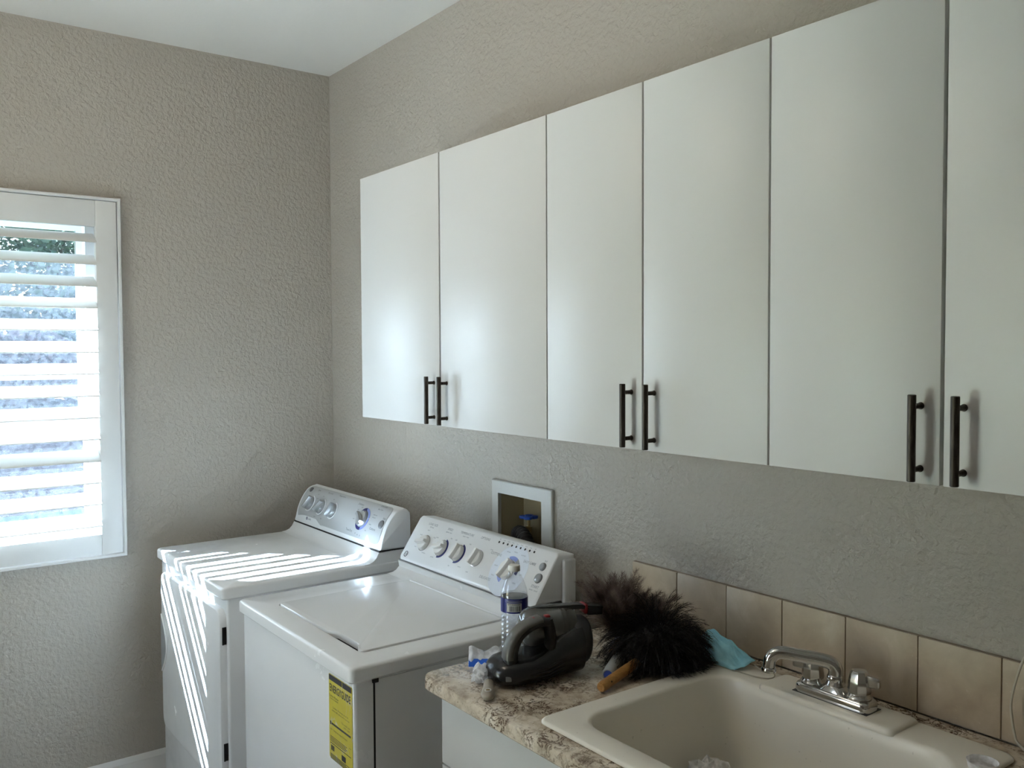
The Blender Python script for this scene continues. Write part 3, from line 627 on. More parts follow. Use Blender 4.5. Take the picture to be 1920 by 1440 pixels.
print_text(b, PW, [('LOAD SIZE', 1.064, 0.86, 0.0105), ('fill level', 1.064, 0.80, 0.007), ('SPEED', 1.162, 0.86, 0.0105), ('agitate / spin', 1.162, 0.80, 0.0065), ('TEMPERATURE', 1.252, 0.87, 0.0105), ('wash / rinse', 1.252, 0.81, 0.0065), ('OPTIONS', 1.345, 0.88, 0.0105)], 0.0044)
print_text(b, PW, [('super', 1.056, 0.73, 0.0065), ('small', 1.028, 0.60, 0.0065), ('large', 1.105, 0.62, 0.0065), ('mini', 1.030, 0.34, 0.0065), ('medium', 1.088, 0.27, 0.0065), ('slow', 1.118, 0.64, 0.0065), ('fast', 1.190, 0.70, 0.0065), ('gentle', 1.140, 0.25, 0.0065),
    ('cold', 1.215, 0.70, 0.0065), ('hot', 1.290, 0.70, 0.0065), ('tap', 1.240, 0.20, 0.0065), ('warm', 1.290, 0.24, 0.0065), ('rinse', 1.395, 0.72, 0.0065), ('soak', 1.335, 0.20, 0.0065), ('START', 1.633, 0.335, 0.0105), ('lock', 1.630, 0.80, 0.0065), ('pause / cancel', 1.633, 0.275, 0.006)], 0.0044)
for k, s_ in enumerate(('fill', 'soak', 'wash', 'rinse', 'spin', 'drain', 'final', 'end', 'lid')): print_text(b, PW, [(s_, 1.410 + 0.0199 * k, 0.945, 0.0055)], 0.0044)
tag(b.build('lettering', 'print_grey', con, 0), kind='stuff')
b = MB(); print_text(b, PW, [('COTTONS', 1.423, 0.67, 0.0105), ('EASY CARE', 1.572, 0.69, 0.0105), ('DELICATES', 1.425, 0.20, 0.0105), ('whites', 1.470, 0.77, 0.0065), ('heavy', 1.500, 0.80, 0.0065), ('normal', 1.535, 0.78, 0.0065), ('casual', 1.445, 0.48, 0.0065), ('light', 1.560, 0.45, 0.0065), ('hand', 1.450, 0.30, 0.0065), ('rinse', 1.550, 0.28, 0.0065)], 0.0048)
tag(b.build('dial_lettering', 'print_grey', con, 0), kind='stuff')
b = MB(); Mb = face_mat(PW, 1.001, 0.14, 0.0044); ring_sector(b, Mb, 0.0075, 0.0095, 0, 359.9, 0.0004, 24); vs, fs = text_geo('GE', 0.010); b.add(vs, fs, Mb); b.build('emblem', 'print_dark', con, 0)
# yellow energy label on the front
EF = WYF + .012
b = MB(); elo = [(x, z) for x, z in rrect(1.534, 1.652, 0.672, 0.872, 0.004, seg=3)]
elo = [(x, z) if not (z < .69 and x < 1.56) else (x, z + .004) for x, z in elo]
b.loft([[(x, EF + .001, z) for x, z in elo], [(x, EF - .0006, z) for x, z in elo]]); el = b.build('energy_label', 'energy_paper', ws, 0)
b = MB(); EM = lambda x, z: frame_mat((x, EF - .0009, z), (1, 0, 0), (0, 0, 1), (0, -1, 0))
def bar(x, z, w_, h_): b.box(x, x + w_, EF - .0011, EF - .0005, z, z + h_)
bar(1.536, 0.858, 0.066, 0.0125); bar(1.6055, 0.858, 0.0445, 0.0125)
vs, fs = text_geo('ENERGYGUIDE', 0.0215, bold=0.0004); xs = [q[0] for q in vs]; kx = 0.106 / (max(xs) - min(xs))
b.add([(q[0] * kx, q[1] * 1.15, 0) for q in vs], fs, EM(1.592, 0.840))
for (body_, x, z, s_) in (('Clothes Washer', 1.560, 0.822, 0.0075), ('Capacity: Standard', 1.562, 0.816, 0.0055), ('Compare the energy use of this', 1.594, 0.797, 0.0062), ('washer with others before you buy', 1.594, 0.790, 0.0062), ('This model uses', 1.62, 0.775, 0.0065), ('kWh / year', 1.625, 0.768, 0.0065), ('Energy use range of all models', 1.592, 0.744, 0.0058), ('least', 1.546, 0.744, 0.005), ('most', 1.641, 0.731, 0.005)):
    vs, fs = text_geo(body_, s_); b.add(vs, fs, EM(x, z))
bar(1.540, 0.754, 0.005, 0.008); bar(1.548, 0.7555, 0.096, 0.0042)
for k in range(4): bar(1.540, 0.7265 - k * 0.0035, 0.085 - 0.006 * (k % 2), 0.0009)
bar(1.540, 0.7105, 0.105, 0.0012)
for k in range(2): bar(1.544 + k * .009, 0.695, 0.0065, 0.0115)
bar(1.598, 0.689, 0.020, 0.0125)
for k in range(6): bar(1.540, 0.6855 - k * 0.0022, 0.100 - 0.007 * ((k * 3) % 4), 0.0008)
tag(b.build('label_print', 'print_dark', el, 0), kind='stuff')

# ------------------------------------------------------------------ washer outlet box in the wall
ob = thing('washer_outlet_box', (1.305, -0.006, 0.945), 'beige recessed washer outlet box with square flange in wall', 'outlet box')
def yl(x0, x1, z0, z1, y): return [(x0, y, z0), (x1, y, z0), (x1, y, z1), (x0, y, z1)]
b = MB(); b.loft([yl(1.157, 1.455, .945, 1.2145, -.0005), yl(1.157, 1.455, .945, 1.2145, -.008), yl(1.160, 1.452, .948, 1.2115, -.011), yl(1.191, 1.407, .98, 1.1755, -.011), yl(1.191, 1.407, .98, 1.1755, .002)], False, False)
b.build('flange', 'box_flange', ob, 20)
b = MB(); b.loft([yl(1.1895, 1.4085, .978, 1.177, .0005), yl(1.194, 1.404, .982, 1.173, .088), yl(1.2, 1.398, .988, 1.167, .090)], False, True); b.build('recess', 'box_cream', ob, 20)
b = MB(); b.lathe([(0.008, 0), (0.008, .03), (0.011, .031), (0.011, .045), (0.005, .047), (0.005, .072)], 14, Matrix.Translation((1.275, 0.045, 1.03))); b.build('valve', 'brass', ob)
b = MB()
for k in range(4):
    a = PI / 4 + PI / 2 * k; b.lathe([(0.003, -0.005), (0.013, -0.004), (0.014, 0), (0.013, 0.004), (0.003, 0.005)], 12, Matrix.Translation((1.275 + .016 * math.cos(a), 0.045 + .016 * math.sin(a), 1.105)))
b.lathe([(0.011, -.006), (0.013, 0), (0.011, .006), (0.003, .008)], 14, Matrix.Translation((1.275, 0.045, 1.105))); b.build('valve_handle', 'valve_blue', ob)
hp = smooth_path([(1.228, 0.05, 0.99), (1.222, 0.045, 1.030), (1.245, 0.03, 1.052), (1.285, 0.015, 1.052), (1.325, 0.0, 1.030), (1.352, -0.025, 0.99), (1.355, -0.06, 0.93), (1.34, -0.075, 0.86)], 14)
b = MB(); rd = [0.0210 + 0.0032 * (1 if (i // 2) % 2 else -1) for i in range(len(hp))]; b.tube(hp, rd, 14)
tag(b.build('drain_hose', 'hose_black', None, 60), 'black corrugated drain hose curling out of the outlet box', 'hose')
b = MB(); sp_ = smooth_path([(1.275, 0.045, 1.028), (1.268, 0.06, 1.022), (1.24, 0.066, 1.0), (1.225, 0.066, .99)], 8); b.tube(sp_, 0.009, 10)
so = tag(b.build('supply_hose', 'gasket_grey'), 'grey water supply hose under the blue valve', 'hose')

# ------------------------------------------------------------------ base cabinet, countertop, backsplash
bc = thing('base_cabinet', (2.56, -0.3, 0), 'white base cabinet under the granite countertop', 'cabinet')
b = MB(); b.box(1.8262, 1.842, -0.602, -0.012, 0.0, 0.894); b.box(3.284, 3.30, -0.602, -0.012, 0, 0.894); b.box(1.842, 3.284, -0.028, -0.012, 0, 0.894); b.box(1.842, 3.284, -0.59, -0.028, 0.10, 0.116); b.box(1.842, 3.284, -0.602, -0.586, 0.715, 0.894); b.box(1.842, 3.284, -0.55, -0.534, 0, 0.1)
b.build('body', 'cabinet_edge', bc, 0)
for a, c in ((1.8262, 2.3125), (2.3155, 2.80), (2.803, 3.30)):
    MB().bbox(a, c, -0.621, -0.603, 0.7345, 0.892, 0.0012).build('drawer_front', 'cabinet_white', bc)
    MB().bbox(a, c, -0.621, -0.603, 0.105, 0.7305, 0.0012).build('door', 'cabinet_white', bc)
b = MB(); cx0, cx1, cy0, cy1 = 1.789, 3.32, -0.655, -0.0125; hr = (2.165, 2.735, -0.585, -0.075)
def ol(ins, z): return rrect(cx0 + ins, cx1 - ins, cy0 + ins, cy1 - ins * .2, 0.034 - ins, z, 8)
def il(ins, z): return rrect(hr[0] - ins, hr[1] + ins, hr[2] - ins, hr[3] + ins, 0.04, z, 8)
b.loft([il(0, .8955), ol(.003, .8955), ol(0, .899), ol(0, .919), ol(.0018, .9232), ol(.006, .925), il(.002, .925), il(0, .923), il(0, .8955)], False, False)
tag(b.build('countertop', 'granite', None, 40), 'cream and brown speckled granite countertop around the sink', 'countertop')
TX0 = 1.7845; TW = 0.1524
bs = MB(); bs.box(TX0, 3.32, -0.0085, -0.0008, 0.9265, 1.0725)
gb = tag(bs.build('tile_backsplash', 'grout', None, 0), 'single row of beige stone tiles along the wall behind the sink', 'backsplash')
rt = random.Random(3)
for k in range(10):
    a = TX0 + TW * k; c = min(a + TW, 3.32)
    d = rt.uniform(-.0006, .0006)
    MB().bbox(a + (.0004 if k == 0 else .0010), c - .0010, -0.0122 + d, -0.0072, 0.9275, 1.0722, 0.0014, 2).build('tile', 'travertine', gb)

# ------------------------------------------------------------------ sink and faucet
sk = thing('utility_sink', (2.45, -0.33, 0.70), 'deep bisque drop-in utility sink set into the countertop', 'sink')
SX0, SX1, SY0, SY1 = 2.142, 2.752, -0.612, -0.066; ZR = 0.934
IB = (2.192, 2.705, -0.552, -0.158)
def so_(ins, z, r=.022): return rrect(SX0 + ins, SX1 - ins, SY0 + ins, SY1 - ins, r, z, 10)
def si_(ins, z, r=.06): return rrect(IB[0] + ins, IB[1] - ins, IB[2] + ins, IB[3] - ins, r, z, 10)
b = MB(); b.loft([so_(.006, .9253), so_(0, .9275), so_(0, .930), so_(.002, .9328), so_(.006, ZR), si_(-.009, ZR, .066), si_(-.003, ZR - .002, .062), si_(0, ZR - .007, .06), si_(.003, .90, .06), si_(.012, .80, .06), si_(.018, .735, .058), si_(.026, .712, .055), si_(.045, .703, .05), si_(.10, .700, .04)], False, True)
# outer shell below the deck gives the bowl its thickness
b.loft([so_(.030, .9253), si_(-.004, .918, .062), si_(.000, .80, .06), si_(.012, .72, .06), si_(.05, .694, .05)], False, True)
b.build('bowl', 'sink_bisque', sk, 50)
fp = MB(); fl = lambda ins, z: rrect(2.293 + ins, 2.583 - ins, -0.163 + ins * .8, -0.068 - ins, 0.012, z, 5)
fp.loft([fl(0, ZR - .004), fl(0, ZR + .002), fl(.003, ZR + .0062), fl(.008, ZR + .0075)]); fp.build('faucet_ledge', 'sink_bisque', sk, 50)
b = MB(); b.lathe([(0.045, .7003), (0.045, .703), (0.036, .7035), (0.03, .701)], 24, Matrix.Translation((2.45, -.355, 0))); b.build('drain', 'chrome', sk)
ZF = ZR + .0078
fa = thing('faucet', (2.439, -0.114, ZF), 'chrome two-handle faucet with swivel spout on the sink ledge', 'faucet')
b = MB(); FX, FY = 2.439, -0.114
def fb(ins, z, r=.014): return rrect(FX - .079 + ins, FX + .079 - ins, FY - .024 + ins, FY + .024 - ins, r, z, 6)
b.loft([fb(0, ZF), fb(0, ZF + .012), fb(.0015, ZF + .0165), fb(.004, ZF + .0188), fb(.009, ZF + .0197)])
b.loft([rrect(FX - .03, FX + .03, FY - .020, FY + .020, .014, ZF + .0185, 6), rrect(FX - .024, FX + .024, FY - .018, FY + .018, .014, ZF + .025, 6), rrect(FX - .017, FX + .017, FY - .016, FY + .016, .014, ZF + .030, 6)])
b.build('base', 'chrome', fa, 40)
MB().box(FX - .080, FX + .080, FY - .025, FY + .025, ZF - .0006, ZF + .0006).build('gasket', 'hose_black', fa, 0)
for s_, rot in ((-1, 200), (1, 12)):
    M = Matrix.Translation((FX + .050 * s_, FY, ZF + .0195)) @ Matrix.Diagonal((1.1, 1.1, .95, 1))
    b = MB(); b.lathe([(0.0205, 0), (0.021, .003), (0.0185, .007), (0.0175, .010)], 24, M)
    n = 16; loops = []
    for r_, z in ((.0185, .010), (.0198, .016), (.0175, .036), (.0150, .050), (.0128, .054), (.0070, .0555)):
        loops.append([(r_ * (1.0 if k % 2 else .93) * math.cos(2 * PI * k / n), r_ * (1.0 if k % 2 else .93) * math.sin(2 * PI * k / n), z) for k in range(n)])
    b.loft(loops, True, True, M)
    hd = b.build('handle', 'chrome', fa, 25)
    b = MB(); Mr = M @ Matrix.Rotation(math.radians(rot), 4, 'Z'); b.loft([[(x, y, z) for y, z in rrect(-w_, w_, z0, z1_, .0025, seg=3)] for x, w_, z0, z1_ in ((.010, .0045, .024, .048), (.022, .0048, .025, .0475), (.032, .0055, .026, .046), (.0345, .0045, .028, .044))], True, True, Mr)
    b.build('lever', 'chrome', hd, 35)
b = MB(); b.lathe([(.0165, .026), (.0185, .030), (.0165, .034), (.0150, .037), (.0168, .042), (.0155, .047), (.0130, .050)], 22, Matrix.Translation((FX, FY, ZF))); b.build('spout_collar', 'chrome', fa)
tipx, tipy = 2.343, -0.189
def sl(t, z): return (FX + (tipx - FX) * t, FY + (tipy - FY) * t, ZF + z)
path = smooth_path([sl(0, .046), sl(0.0, .058), sl(.06, .069), sl(.2, .0745), sl(.5, .0790), sl(.78, .0830), sl(.90, .0805), sl(.98, .071), sl(1.0, .060), sl(1.01, .052)], 7)
b = MB(); m_ = len(path); b.tube(path, [0.0142 - 0.0026 * i / m_ for i in range(m_)], 16); b.build('spout', 'chrome', fa, 60)
b = MB(); b.lathe([(.0120, 0), (.0145, .001), (.0148, .006), (.0135, .009), (.0105, .0105)], 20, Matrix.Translation((*sl(1.01, 0)[:2], ZF + .043))); b.build('aerator', 'chrome', fa)

# ------------------------------------------------------------------ water bottle on the counter corner
BX, BY, BZ = 1.824, -0.424, 0.9256
wb = thing('water_bottle', (BX, BY, BZ), 'half-full clear plastic water bottle with blue label and white cap', 'bottle')
prof = [(0.005, .002), (.026, .0008), (.0305, .006)]
z = .010
for k in range(9):
    prof += [(.0318, z), (.0318, z + .004), (.0298, z + .0065), (.0298, z + .0075)]; z += .0108
prof += [(.0316, .109), (.0312, .111), (.0312, .146), (.0316, .148), (.0310, .155), (.0285, .168), (.0235, .183), (.0180, .194), (.0140, .200), (.0130, .203), (.0130, .207), (.0145, .2075), (.0145, .2095), (.0125, .2105), (.0122, .215)]
Mw = Matrix.Translation((BX, BY, BZ)) @ Matrix.Diagonal((.97, .97, .925, 1))
MB().lathe(prof, 36, Mw).build('shell', 'bottle_plastic', wb, 60)
wp = [(max(r_ - .0012, .003), z + .0012) for r_, z in prof if z < .148] + [(.0300, .1515)]
MB().lathe(wp, 36, Mw).build('water', 'water', wb, 60)
MB().lathe([(.0315, .111), (.0319, .1112), (.0319, .1458), (.0315, .146)], 48, Mw, cap=False).build('label', 'label_blue', wb, 60)
MB().lathe([(.0309, .1112), (.0310, .1114), (.0310, .1456), (.0309, .1458)], 48, Mw, cap=False).build('label_backing', 'label_white', wb, 60)
# barcode patch on the side of the label that faces the room
def lab(a0, a1, z0, z1_, r_, name, mt, parent, n=6):
    b = MB(); b.loft([[(r_ * math.cos(math.radians(a0 + (a1 - a0) * k / n)), r_ * math.sin(math.radians(a0 + (a1 - a0) * k / n)), z) for k in range(n + 1)] for z in (z0, z1_)], False, False, Mw, closed=False)
    return b
aC = math.degrees(math.atan2(-1.615 + .424, 3.41 - 1.824))
lbp = lab(aC - 32, aC + 32, .115, .136, .03215, 'label_patch', 'label_white', wb); lbp.build('label_patch', 'label_white', wb, 60)
b = MB(); rr = random.Random(5); a = aC - 20
while a < aC + 22:
    wd = rr.choice((1.0, 1.6, 2.6)); q = lab(a, a + wd, .1165, .1295, .0323, '', '', None, 2); b.add(q.v, q.f); a += wd + rr.choice((1.0, 1.8, 2.4))
for k in range(12):
    q = lab(aC - 28 + k * 4.6, aC - 25.4 + k * 4.6, .1315, .1345, .0323, '', '', None, 1); b.add(q.v, q.f)
tag(b.build('barcode', 'print_dark', wb, 0), kind='stuff')
b = MB()
for z0, z1_ in ((.1385, .1395), (.1418, .1425)):
    q = lab(aC - 30, aC + 34, z0, z1_, .0322, '', '', None); b.add(q.v, q.f)
b.build('label_lines', 'label_white', wb, 0)
MB().lathe([(.0135, .2085), (.0140, .210), (.0140, .2205), (.0128, .2225), (.004, .2228)], 28, Mw).build('cap', 'cap_white', wb, 40)

# ------------------------------------------------------------------ handheld vacuum
VC = Vector((1.962, -0.455, 0.9254)); VA = Vector((0.205, 0.979, 0)); VB = Vector((0.979, -0.205, 0))
def vp(s_, b_, z): return VC + VA * s_ * 1.1 + VB * b_ + Vector((0, 0, z))
vac = thing('handheld_vacuum', VC, 'black cordless handheld vacuum with loop handle and smoke grey dust cup', 'vacuum')
def vloft(sections, n=28):           # (s, b, zc, rb, rz)  superelliptic rings across the length
    loops = []
    for s_, bc_, zc, rb_, rz_ in sections:
        lp = []
        for k in range(n):
            a = 2 * PI * k / n; c, d = math.cos(a), math.sin(a); e = 0.8
            lp.append(vp(s_, bc_ + rb_ * math.copysign(abs(c) ** e, c), max(zc + rz_ * math.copysign(abs(d) ** e, d), 0.0004)))
        loops.append(lp)
    b = MB(); b.loft(loops); return b
body = vloft([(-.113, .0, .024, .004, .004), (-.111, .0, .024, .020, .013), (-.104, .0, .025, .037, .021), (-.088, .0, .027, .052, .027), (-.064, .0, .028, .059, .030), (-.04, 0, .029, .060, .030), (-.015, 0, .032, .056, .033), (.01, 0, .038, .050, .039), (.035, 0, .045, .047, .045), (.06, 0, .052, .046, .050), (.075, 0, .055, .046, .052)]).build('motor_body', 'vacuum_black', vac, 60)
for k in range(4):                      # cooling slots around the motor end
    zz = .012 + .0085 * k; pts = []
    for j in range(15):
        s_ = -.052 + .082 * j / 14
        rb_ = np.interp(s_, [-.062, -.04, -.015, .01, .035], [.058, .060, .056, .050, .047]); zc = np.interp(s_, [-.04, -.015, .01, .035], [.029, .032, .038, .045]); rz_ = np.interp(s_, [-.04, -.015, .01, .035], [.030, .033, .039, .045])
        zl = zz + max(0, s_ + .01) * .25; dd = max(-1, min(1, (zl - zc) / rz_)); bb_ = rb_ * max(0, 1 - abs(dd) ** (2 / .8)) ** (.4)
        pts.append(vp(s_, bb_ - .0004, zl))
    MB().tube(pts, [.0026 * math.sin(PI * (j + .6) / 15.2) + .0006 for j in range(15)], 8).build('vent_rib', 'vacuum_black', body)
MB().bbox(-.006, .006, -.005, .005, -.002, .002, .0012, 2, frame_mat(vp(-.091, .0485, .024), (.55, .83, 0), (0, 0, 1), (0.83, -0.55, 0))).build('charge_socket', 'gasket_grey', body)
# dust cup
cup = []
ax0 = vp(-.030, -.032, .098); ax1 = vp(.088, -.020, .088); dirc = (ax1 - ax0).normalized()
side = dirc.cross(Vector((0, 0, 1))).normalized(); upc = side.cross(dirc)
Mc = frame_mat(ax0, side, upc, dirc)
MB().lathe([(.006, -.002), (.028, .0), (.037, .006), (.0420, .016), (.0435, .026), (.0435, .078), (.0443, .079), (.0443, .082), (.0435, .083), (.0435, .088), (.0443, .089), (.0443, .092), (.0435, .093), (.043, .104), (.041, .114)], 40, Mc).build('dust_cup', 'cup_smoke', vac, 40)
# front collar and nozzle opening
nz0 = vp(.066, -.010, .064); Mn = frame_mat(nz0, side, upc, dirc)
MB().lathe([(.040, -.012), (.050, .0), (.0525, .012), (.052, .026), (.047, .034), (.043, .036), (.041, .030), (.038, .006), (.010, .002)], 40, Mn).build('nozzle_collar', 'vacuum_matte', vac, 40)
# latch rail on top with a red button
r0 = vp(-.012, -.032, .1355); r1 = vp(.140, -.018, .1255); dr_ = (r1 - r0).normalized(); sr = dr_.cross(Vector((0, 0, 1))).normalized(); ur = sr.cross(dr_)
Mr = frame_mat(r0, dr_, sr, ur)
rl = MB(); Lr = (r1 - r0).length; rl.loft([[(x, y, z) for y, z in rrect(-w_, w_, -.002, h_, .0025, seg=3)] for x, w_, h_ in ((0, .008, .003), (.02, .011, .006), (Lr * .7, .013, .008), (Lr * .74, .015, .006), (Lr, .015, .004))], True, True, Mr)
rail = rl.build('latch_rail', 'vacuum_black', vac, 40)
rl = MB(); rl.bbox(Lr * .74, Lr * .74 + .007, -.0155, .0155, -.012, .0085, .0015, 2, Mr); rl.build('release_button', 'red_plastic', rail)
rl = MB(); rl.bbox(Lr * .79, Lr, -.015, .015, -.016, .003, .003, 2, Mr); rl.build('nozzle_tip', 'vacuum_matte', rail)
# loop handle
HB = .024
hpth = smooth_path([vp(-.072, HB, .014), vp(-.077, HB, .046), vp(-.074, HB, .078), vp(-.061, HB, .103), (vp(-.040, HB, .118)), vp(-.014, HB, .1245), vp(.002, HB, .123)], 6)
def handle_sweep(pth, tn, wd, n=16):
    b = MB(); m_ = len(pth); loops = []
    for i in range(m_):
        t = (pth[min(i + 1, m_ - 1)] - pth[max(i - 1, 0)]).normalized(); nn = VB.cross(t).normalized()
        loops.append([pth[i] + nn * tn[i] * math.copysign(abs(math.cos(a)) ** .7, math.cos(a)) + VB * wd[i] * math.copysign(abs(math.sin(a)) ** .7, math.sin(a)) for a in [2 * PI * k / n for k in range(n)]])
    b.loft(loops); return b
m_ = len(hpth)
hd = handle_sweep(hpth, [.0150 - .0055 * min(1, i / m_ * 1.25) for i in range(m_)], [.0165] * m_).build('handle', 'vacuum_matte', vac, 50)
st = smooth_path([vp(.000, HB, .130), vp(.005, HB, .108), vp(.008, HB, .082), vp(.002, HB - .002, .050)], 5); m2 = len(st)
handle_sweep(st, [.0095] * m2, [.0160] * m2).build('handle_strut', 'vacuum_matte', hd, 50)
gp = hpth[8:31]; m3 = len(gp)
off = []
for i in range(m3):
    t = (gp[min(i + 1, m3 - 1)] - gp[max(i - 1, 0)]).normalized(); nn = VB.cross(t).normalized()
    sgn = 1 if (nn.dot(VA) < 0 or nn.z > .3) else -1
    off.append(gp[i] + nn * sgn * .0062)
handle_sweep(off, [.0100 - .0035 * i / m3 for i in range(m3)], [.0173] * m3).build('grip', 'grip_grey', hd, 50)
MB().bbox(-.010, .010, -.006, .006, -.003, .003, .002, 2, frame_mat(vp(-.022, HB, .1325), VA, VB, (0, 0, 1))).build('power_button', 'red_plastic', hd)
MB().bbox(-.006, .006, -.006, .006, -.003, .0025, .002, 2, frame_mat(vp(.000, HB, .1345), VA, VB, (0, 0, 1))).build('lock_button', 'red_plastic', hd)

# ------------------------------------------------------------------ feather dusters
def feather(b, base, d, length, droop, barb, nb, rnd, wq=0.0006, curl=0.25, per=2, lean=0.5, jit=0.05, tip_taper=0.0):
    P = []; pos = Vector(base); dv = Vector(d).normalized(); step = length / nb
    for i in range(nb + 1):
        P.append(pos.copy()); pos = pos + dv * step
        dv = (dv + Vector((0, 0, -droop * step)) + Vector((rnd.gauss(0, 1), rnd.gauss(0, 1), rnd.gauss(0, 1))) * jit).normalized()
        if pos.z < ZMIN: pos.z = ZMIN + rnd.uniform(0, .004); dv.z = max(dv.z, 0)
    up = Vector((rnd.gauss(0, 1), rnd.gauss(0, 1), rnd.gauss(0, 1)))
    for i in range(nb):
        t = (P[i + 1] - P[i]).normalized(); sd_ = t.cross(up).normalized(); f = i / nb
        ln = barb * (0.45 + 0.55 * math.sin(PI * min(1, f * .85 + .15))) * (1 - tip_taper * max(0, f - .6) / .4)
        b.add([P[i] - sd_ * wq, P[i] + sd_ * wq, P[i + 1] + sd_ * wq * .6, P[i + 1] - sd_ * wq * .6], [(0, 1, 2, 3)])
        for s_ in (-1, 1):
            for q in range(per):
                o = P[i] + (P[i + 1] - P[i]) * ((q + rnd.random()) / per); bd = (sd_ * s_ * (1 - .3 * f) + t * (lean + .5 * f) + Vector((rnd.gauss(0, 1), rnd.gauss(0, 1), rnd.gauss(0, 1))) * .22).normalized()
                L_ = ln * rnd.uniform(.6, 1.15); wb_ = t * .00045
                mid = o + bd * L_ * .55; bd2 = (bd + t * curl + Vector((0, 0, -.02 * droop))).normalized(); tip = mid + bd2 * L_ * .45
                if mid.z < ZMIN: mid.z = ZMIN + .001
                if tip.z < ZMIN: tip.z = ZMIN + .0006
                b.add([o - wb_, o + wb_, mid + wb_ * .8, mid - wb_ * .8, tip], [(0, 1, 2, 3), (3, 2, 4)])
def ell(b, c, rx, ry, rz, ax=None, n=16, mrings=10):
    loops = []
    for i in range(mrings + 1):
        ph = -PI / 2 + PI * (i + .02) / (mrings + .04); loops.append([(c[0] + rx * math.cos(ph) * math.cos(2 * PI * k / n), c[1] + ry * math.cos(ph) * math.sin(2 * PI * k / n), c[2] + rz * math.sin(ph)) for k in range(n)])
    b.loft(loops)
ZMIN = 0.9265
bd_ = thing('feather_duster', (2.07, -0.25, 0.926), 'fluffy black feather duster with short wooden handle by the sink', 'feather duster', 'feather dusters')
rnd = random.Random(21); b = MB(); C0 = Vector((2.062, -0.212, 0.968))
ZMIN = 0.9395
for i in range(1300):
    d = Vector((rnd.gauss(.12, 1), rnd.gauss(.1, 1), rnd.gauss(.25, .8))).normalized()
    base = C0 + Vector((d.x * .050, d.y * .060, d.z * .030))
    if base.x < 2.13: ZMIN = 0.9265 if base.x + d.x * .08 < 2.12 else 0.9395
    feather(b, base, d, rnd.uniform(.055, .100), 19.0, .021, 8, rnd, lean=1.3, curl=.6)
tag(b.build('plumage', 'feather_black', bd_, 0, recalc=False), kind='stuff')
b = MB(); ell(b, C0 + Vector((0, 0, .0)), .070, .085, .046); b.build('core', 'dark_soft', bd_, 60)
w0 = Vector((2.112, -0.424, 0.9375)); w1 = Vector((2.062, -0.235, 0.953)); ax = (w1 - w0).normalized()
b = MB(); b.tube([w0, w0 + ax * .003, w0 + ax * .012, w0 + ax * .06, w1], [.0085, .0103, .0110, .0108, .0100], 18); b.build('handle', 'wood_handle', bd_, 40)
b = MB(); b.tube([w0 + ax * .030 + Vector((.0093, -.003, .0035)), w0 + ax * .034 + Vector((.0097, -.0035, .0036))], .0022, 10); b.build('hang_hole', 'dark_soft', bd_)
br = thing('feather_duster', (1.97, -0.22, 0.926), 'brown ostrich feather duster leaning behind the black one', 'feather duster', 'feather dusters')
b = MB(); F0 = Vector((1.985, -0.240, 0.975)); rnd = random.Random(33); ZMIN = 0.9265
for i in range(120):
    g = rnd.random()
    tgt = Vector((2.000, -0.085, 1.085)) if g < .36 else (Vector((1.945, -0.245, 1.105)) if g < .68 else Vector((1.935, -0.14, 1.065)))
    if g > .88: tgt = Vector((1.925, -.275, 1.05))
    d = (tgt - F0).normalized() + Vector((rnd.gauss(0, 1), rnd.gauss(0, 1), rnd.gauss(0, 1))) * .20
    feather(b, F0 + Vector((rnd.gauss(0, .008), rnd.gauss(0, .008), rnd.gauss(0, .006))), d, rnd.uniform(.110, .155), 3.4, .038, 28, rnd, wq=.0008, curl=.7, per=5, lean=.75, jit=.035, tip_taper=.35)
tag(b.build('plumage', 'feather_brown', br, 0, recalc=False), kind='stuff')
fd = Vector((-.05, .8, .6)).normalized(); b = MB()
fp_ = [F0 - fd * .040 + fd * .0035 * k for k in range(16)]; b.tube(fp_, [.0115 + (.0009 if k % 2 else -.0009) for k in range(16)], 16); b.build('thread_binding', 'thread_grey', br, 60)
b = MB(); b.tube([F0 - fd * .042 + Vector((.010, -.012, 0)), F0 - fd * .005], [.0075, .008], 12); b.build('handle', 'wood_handle', br)
g0 = Vector((2.078, -0.372, 0.9405)); g1 = Vector((2.022, -0.285, 0.9455)); ga = (g1 - g0).normalized()
gh = thing('brush_handle', g0, 'grey plastic handle with hollow blue end beside wooden stick', 'handle')
b = MB(); b.tube([g0, g0 + ga * .004, g0 + ga * .03, g1], [.0118, .0135, .0145, .0140], 22, cap=False); b.tube([g0, g0 + ga * .001, g0 + ga * .03], [.0118, .0100, .0095], 22, cap=False); b.build('grip_tube', 'handle_grey', gh, 50)
b = MB(); b.tube([g0 + ga * .002, g0 + ga * .005, g0 + ga * .006], [.0101, .0097, .003], 20); b.build('blue_insert', 'handle_blue', gh, 50)

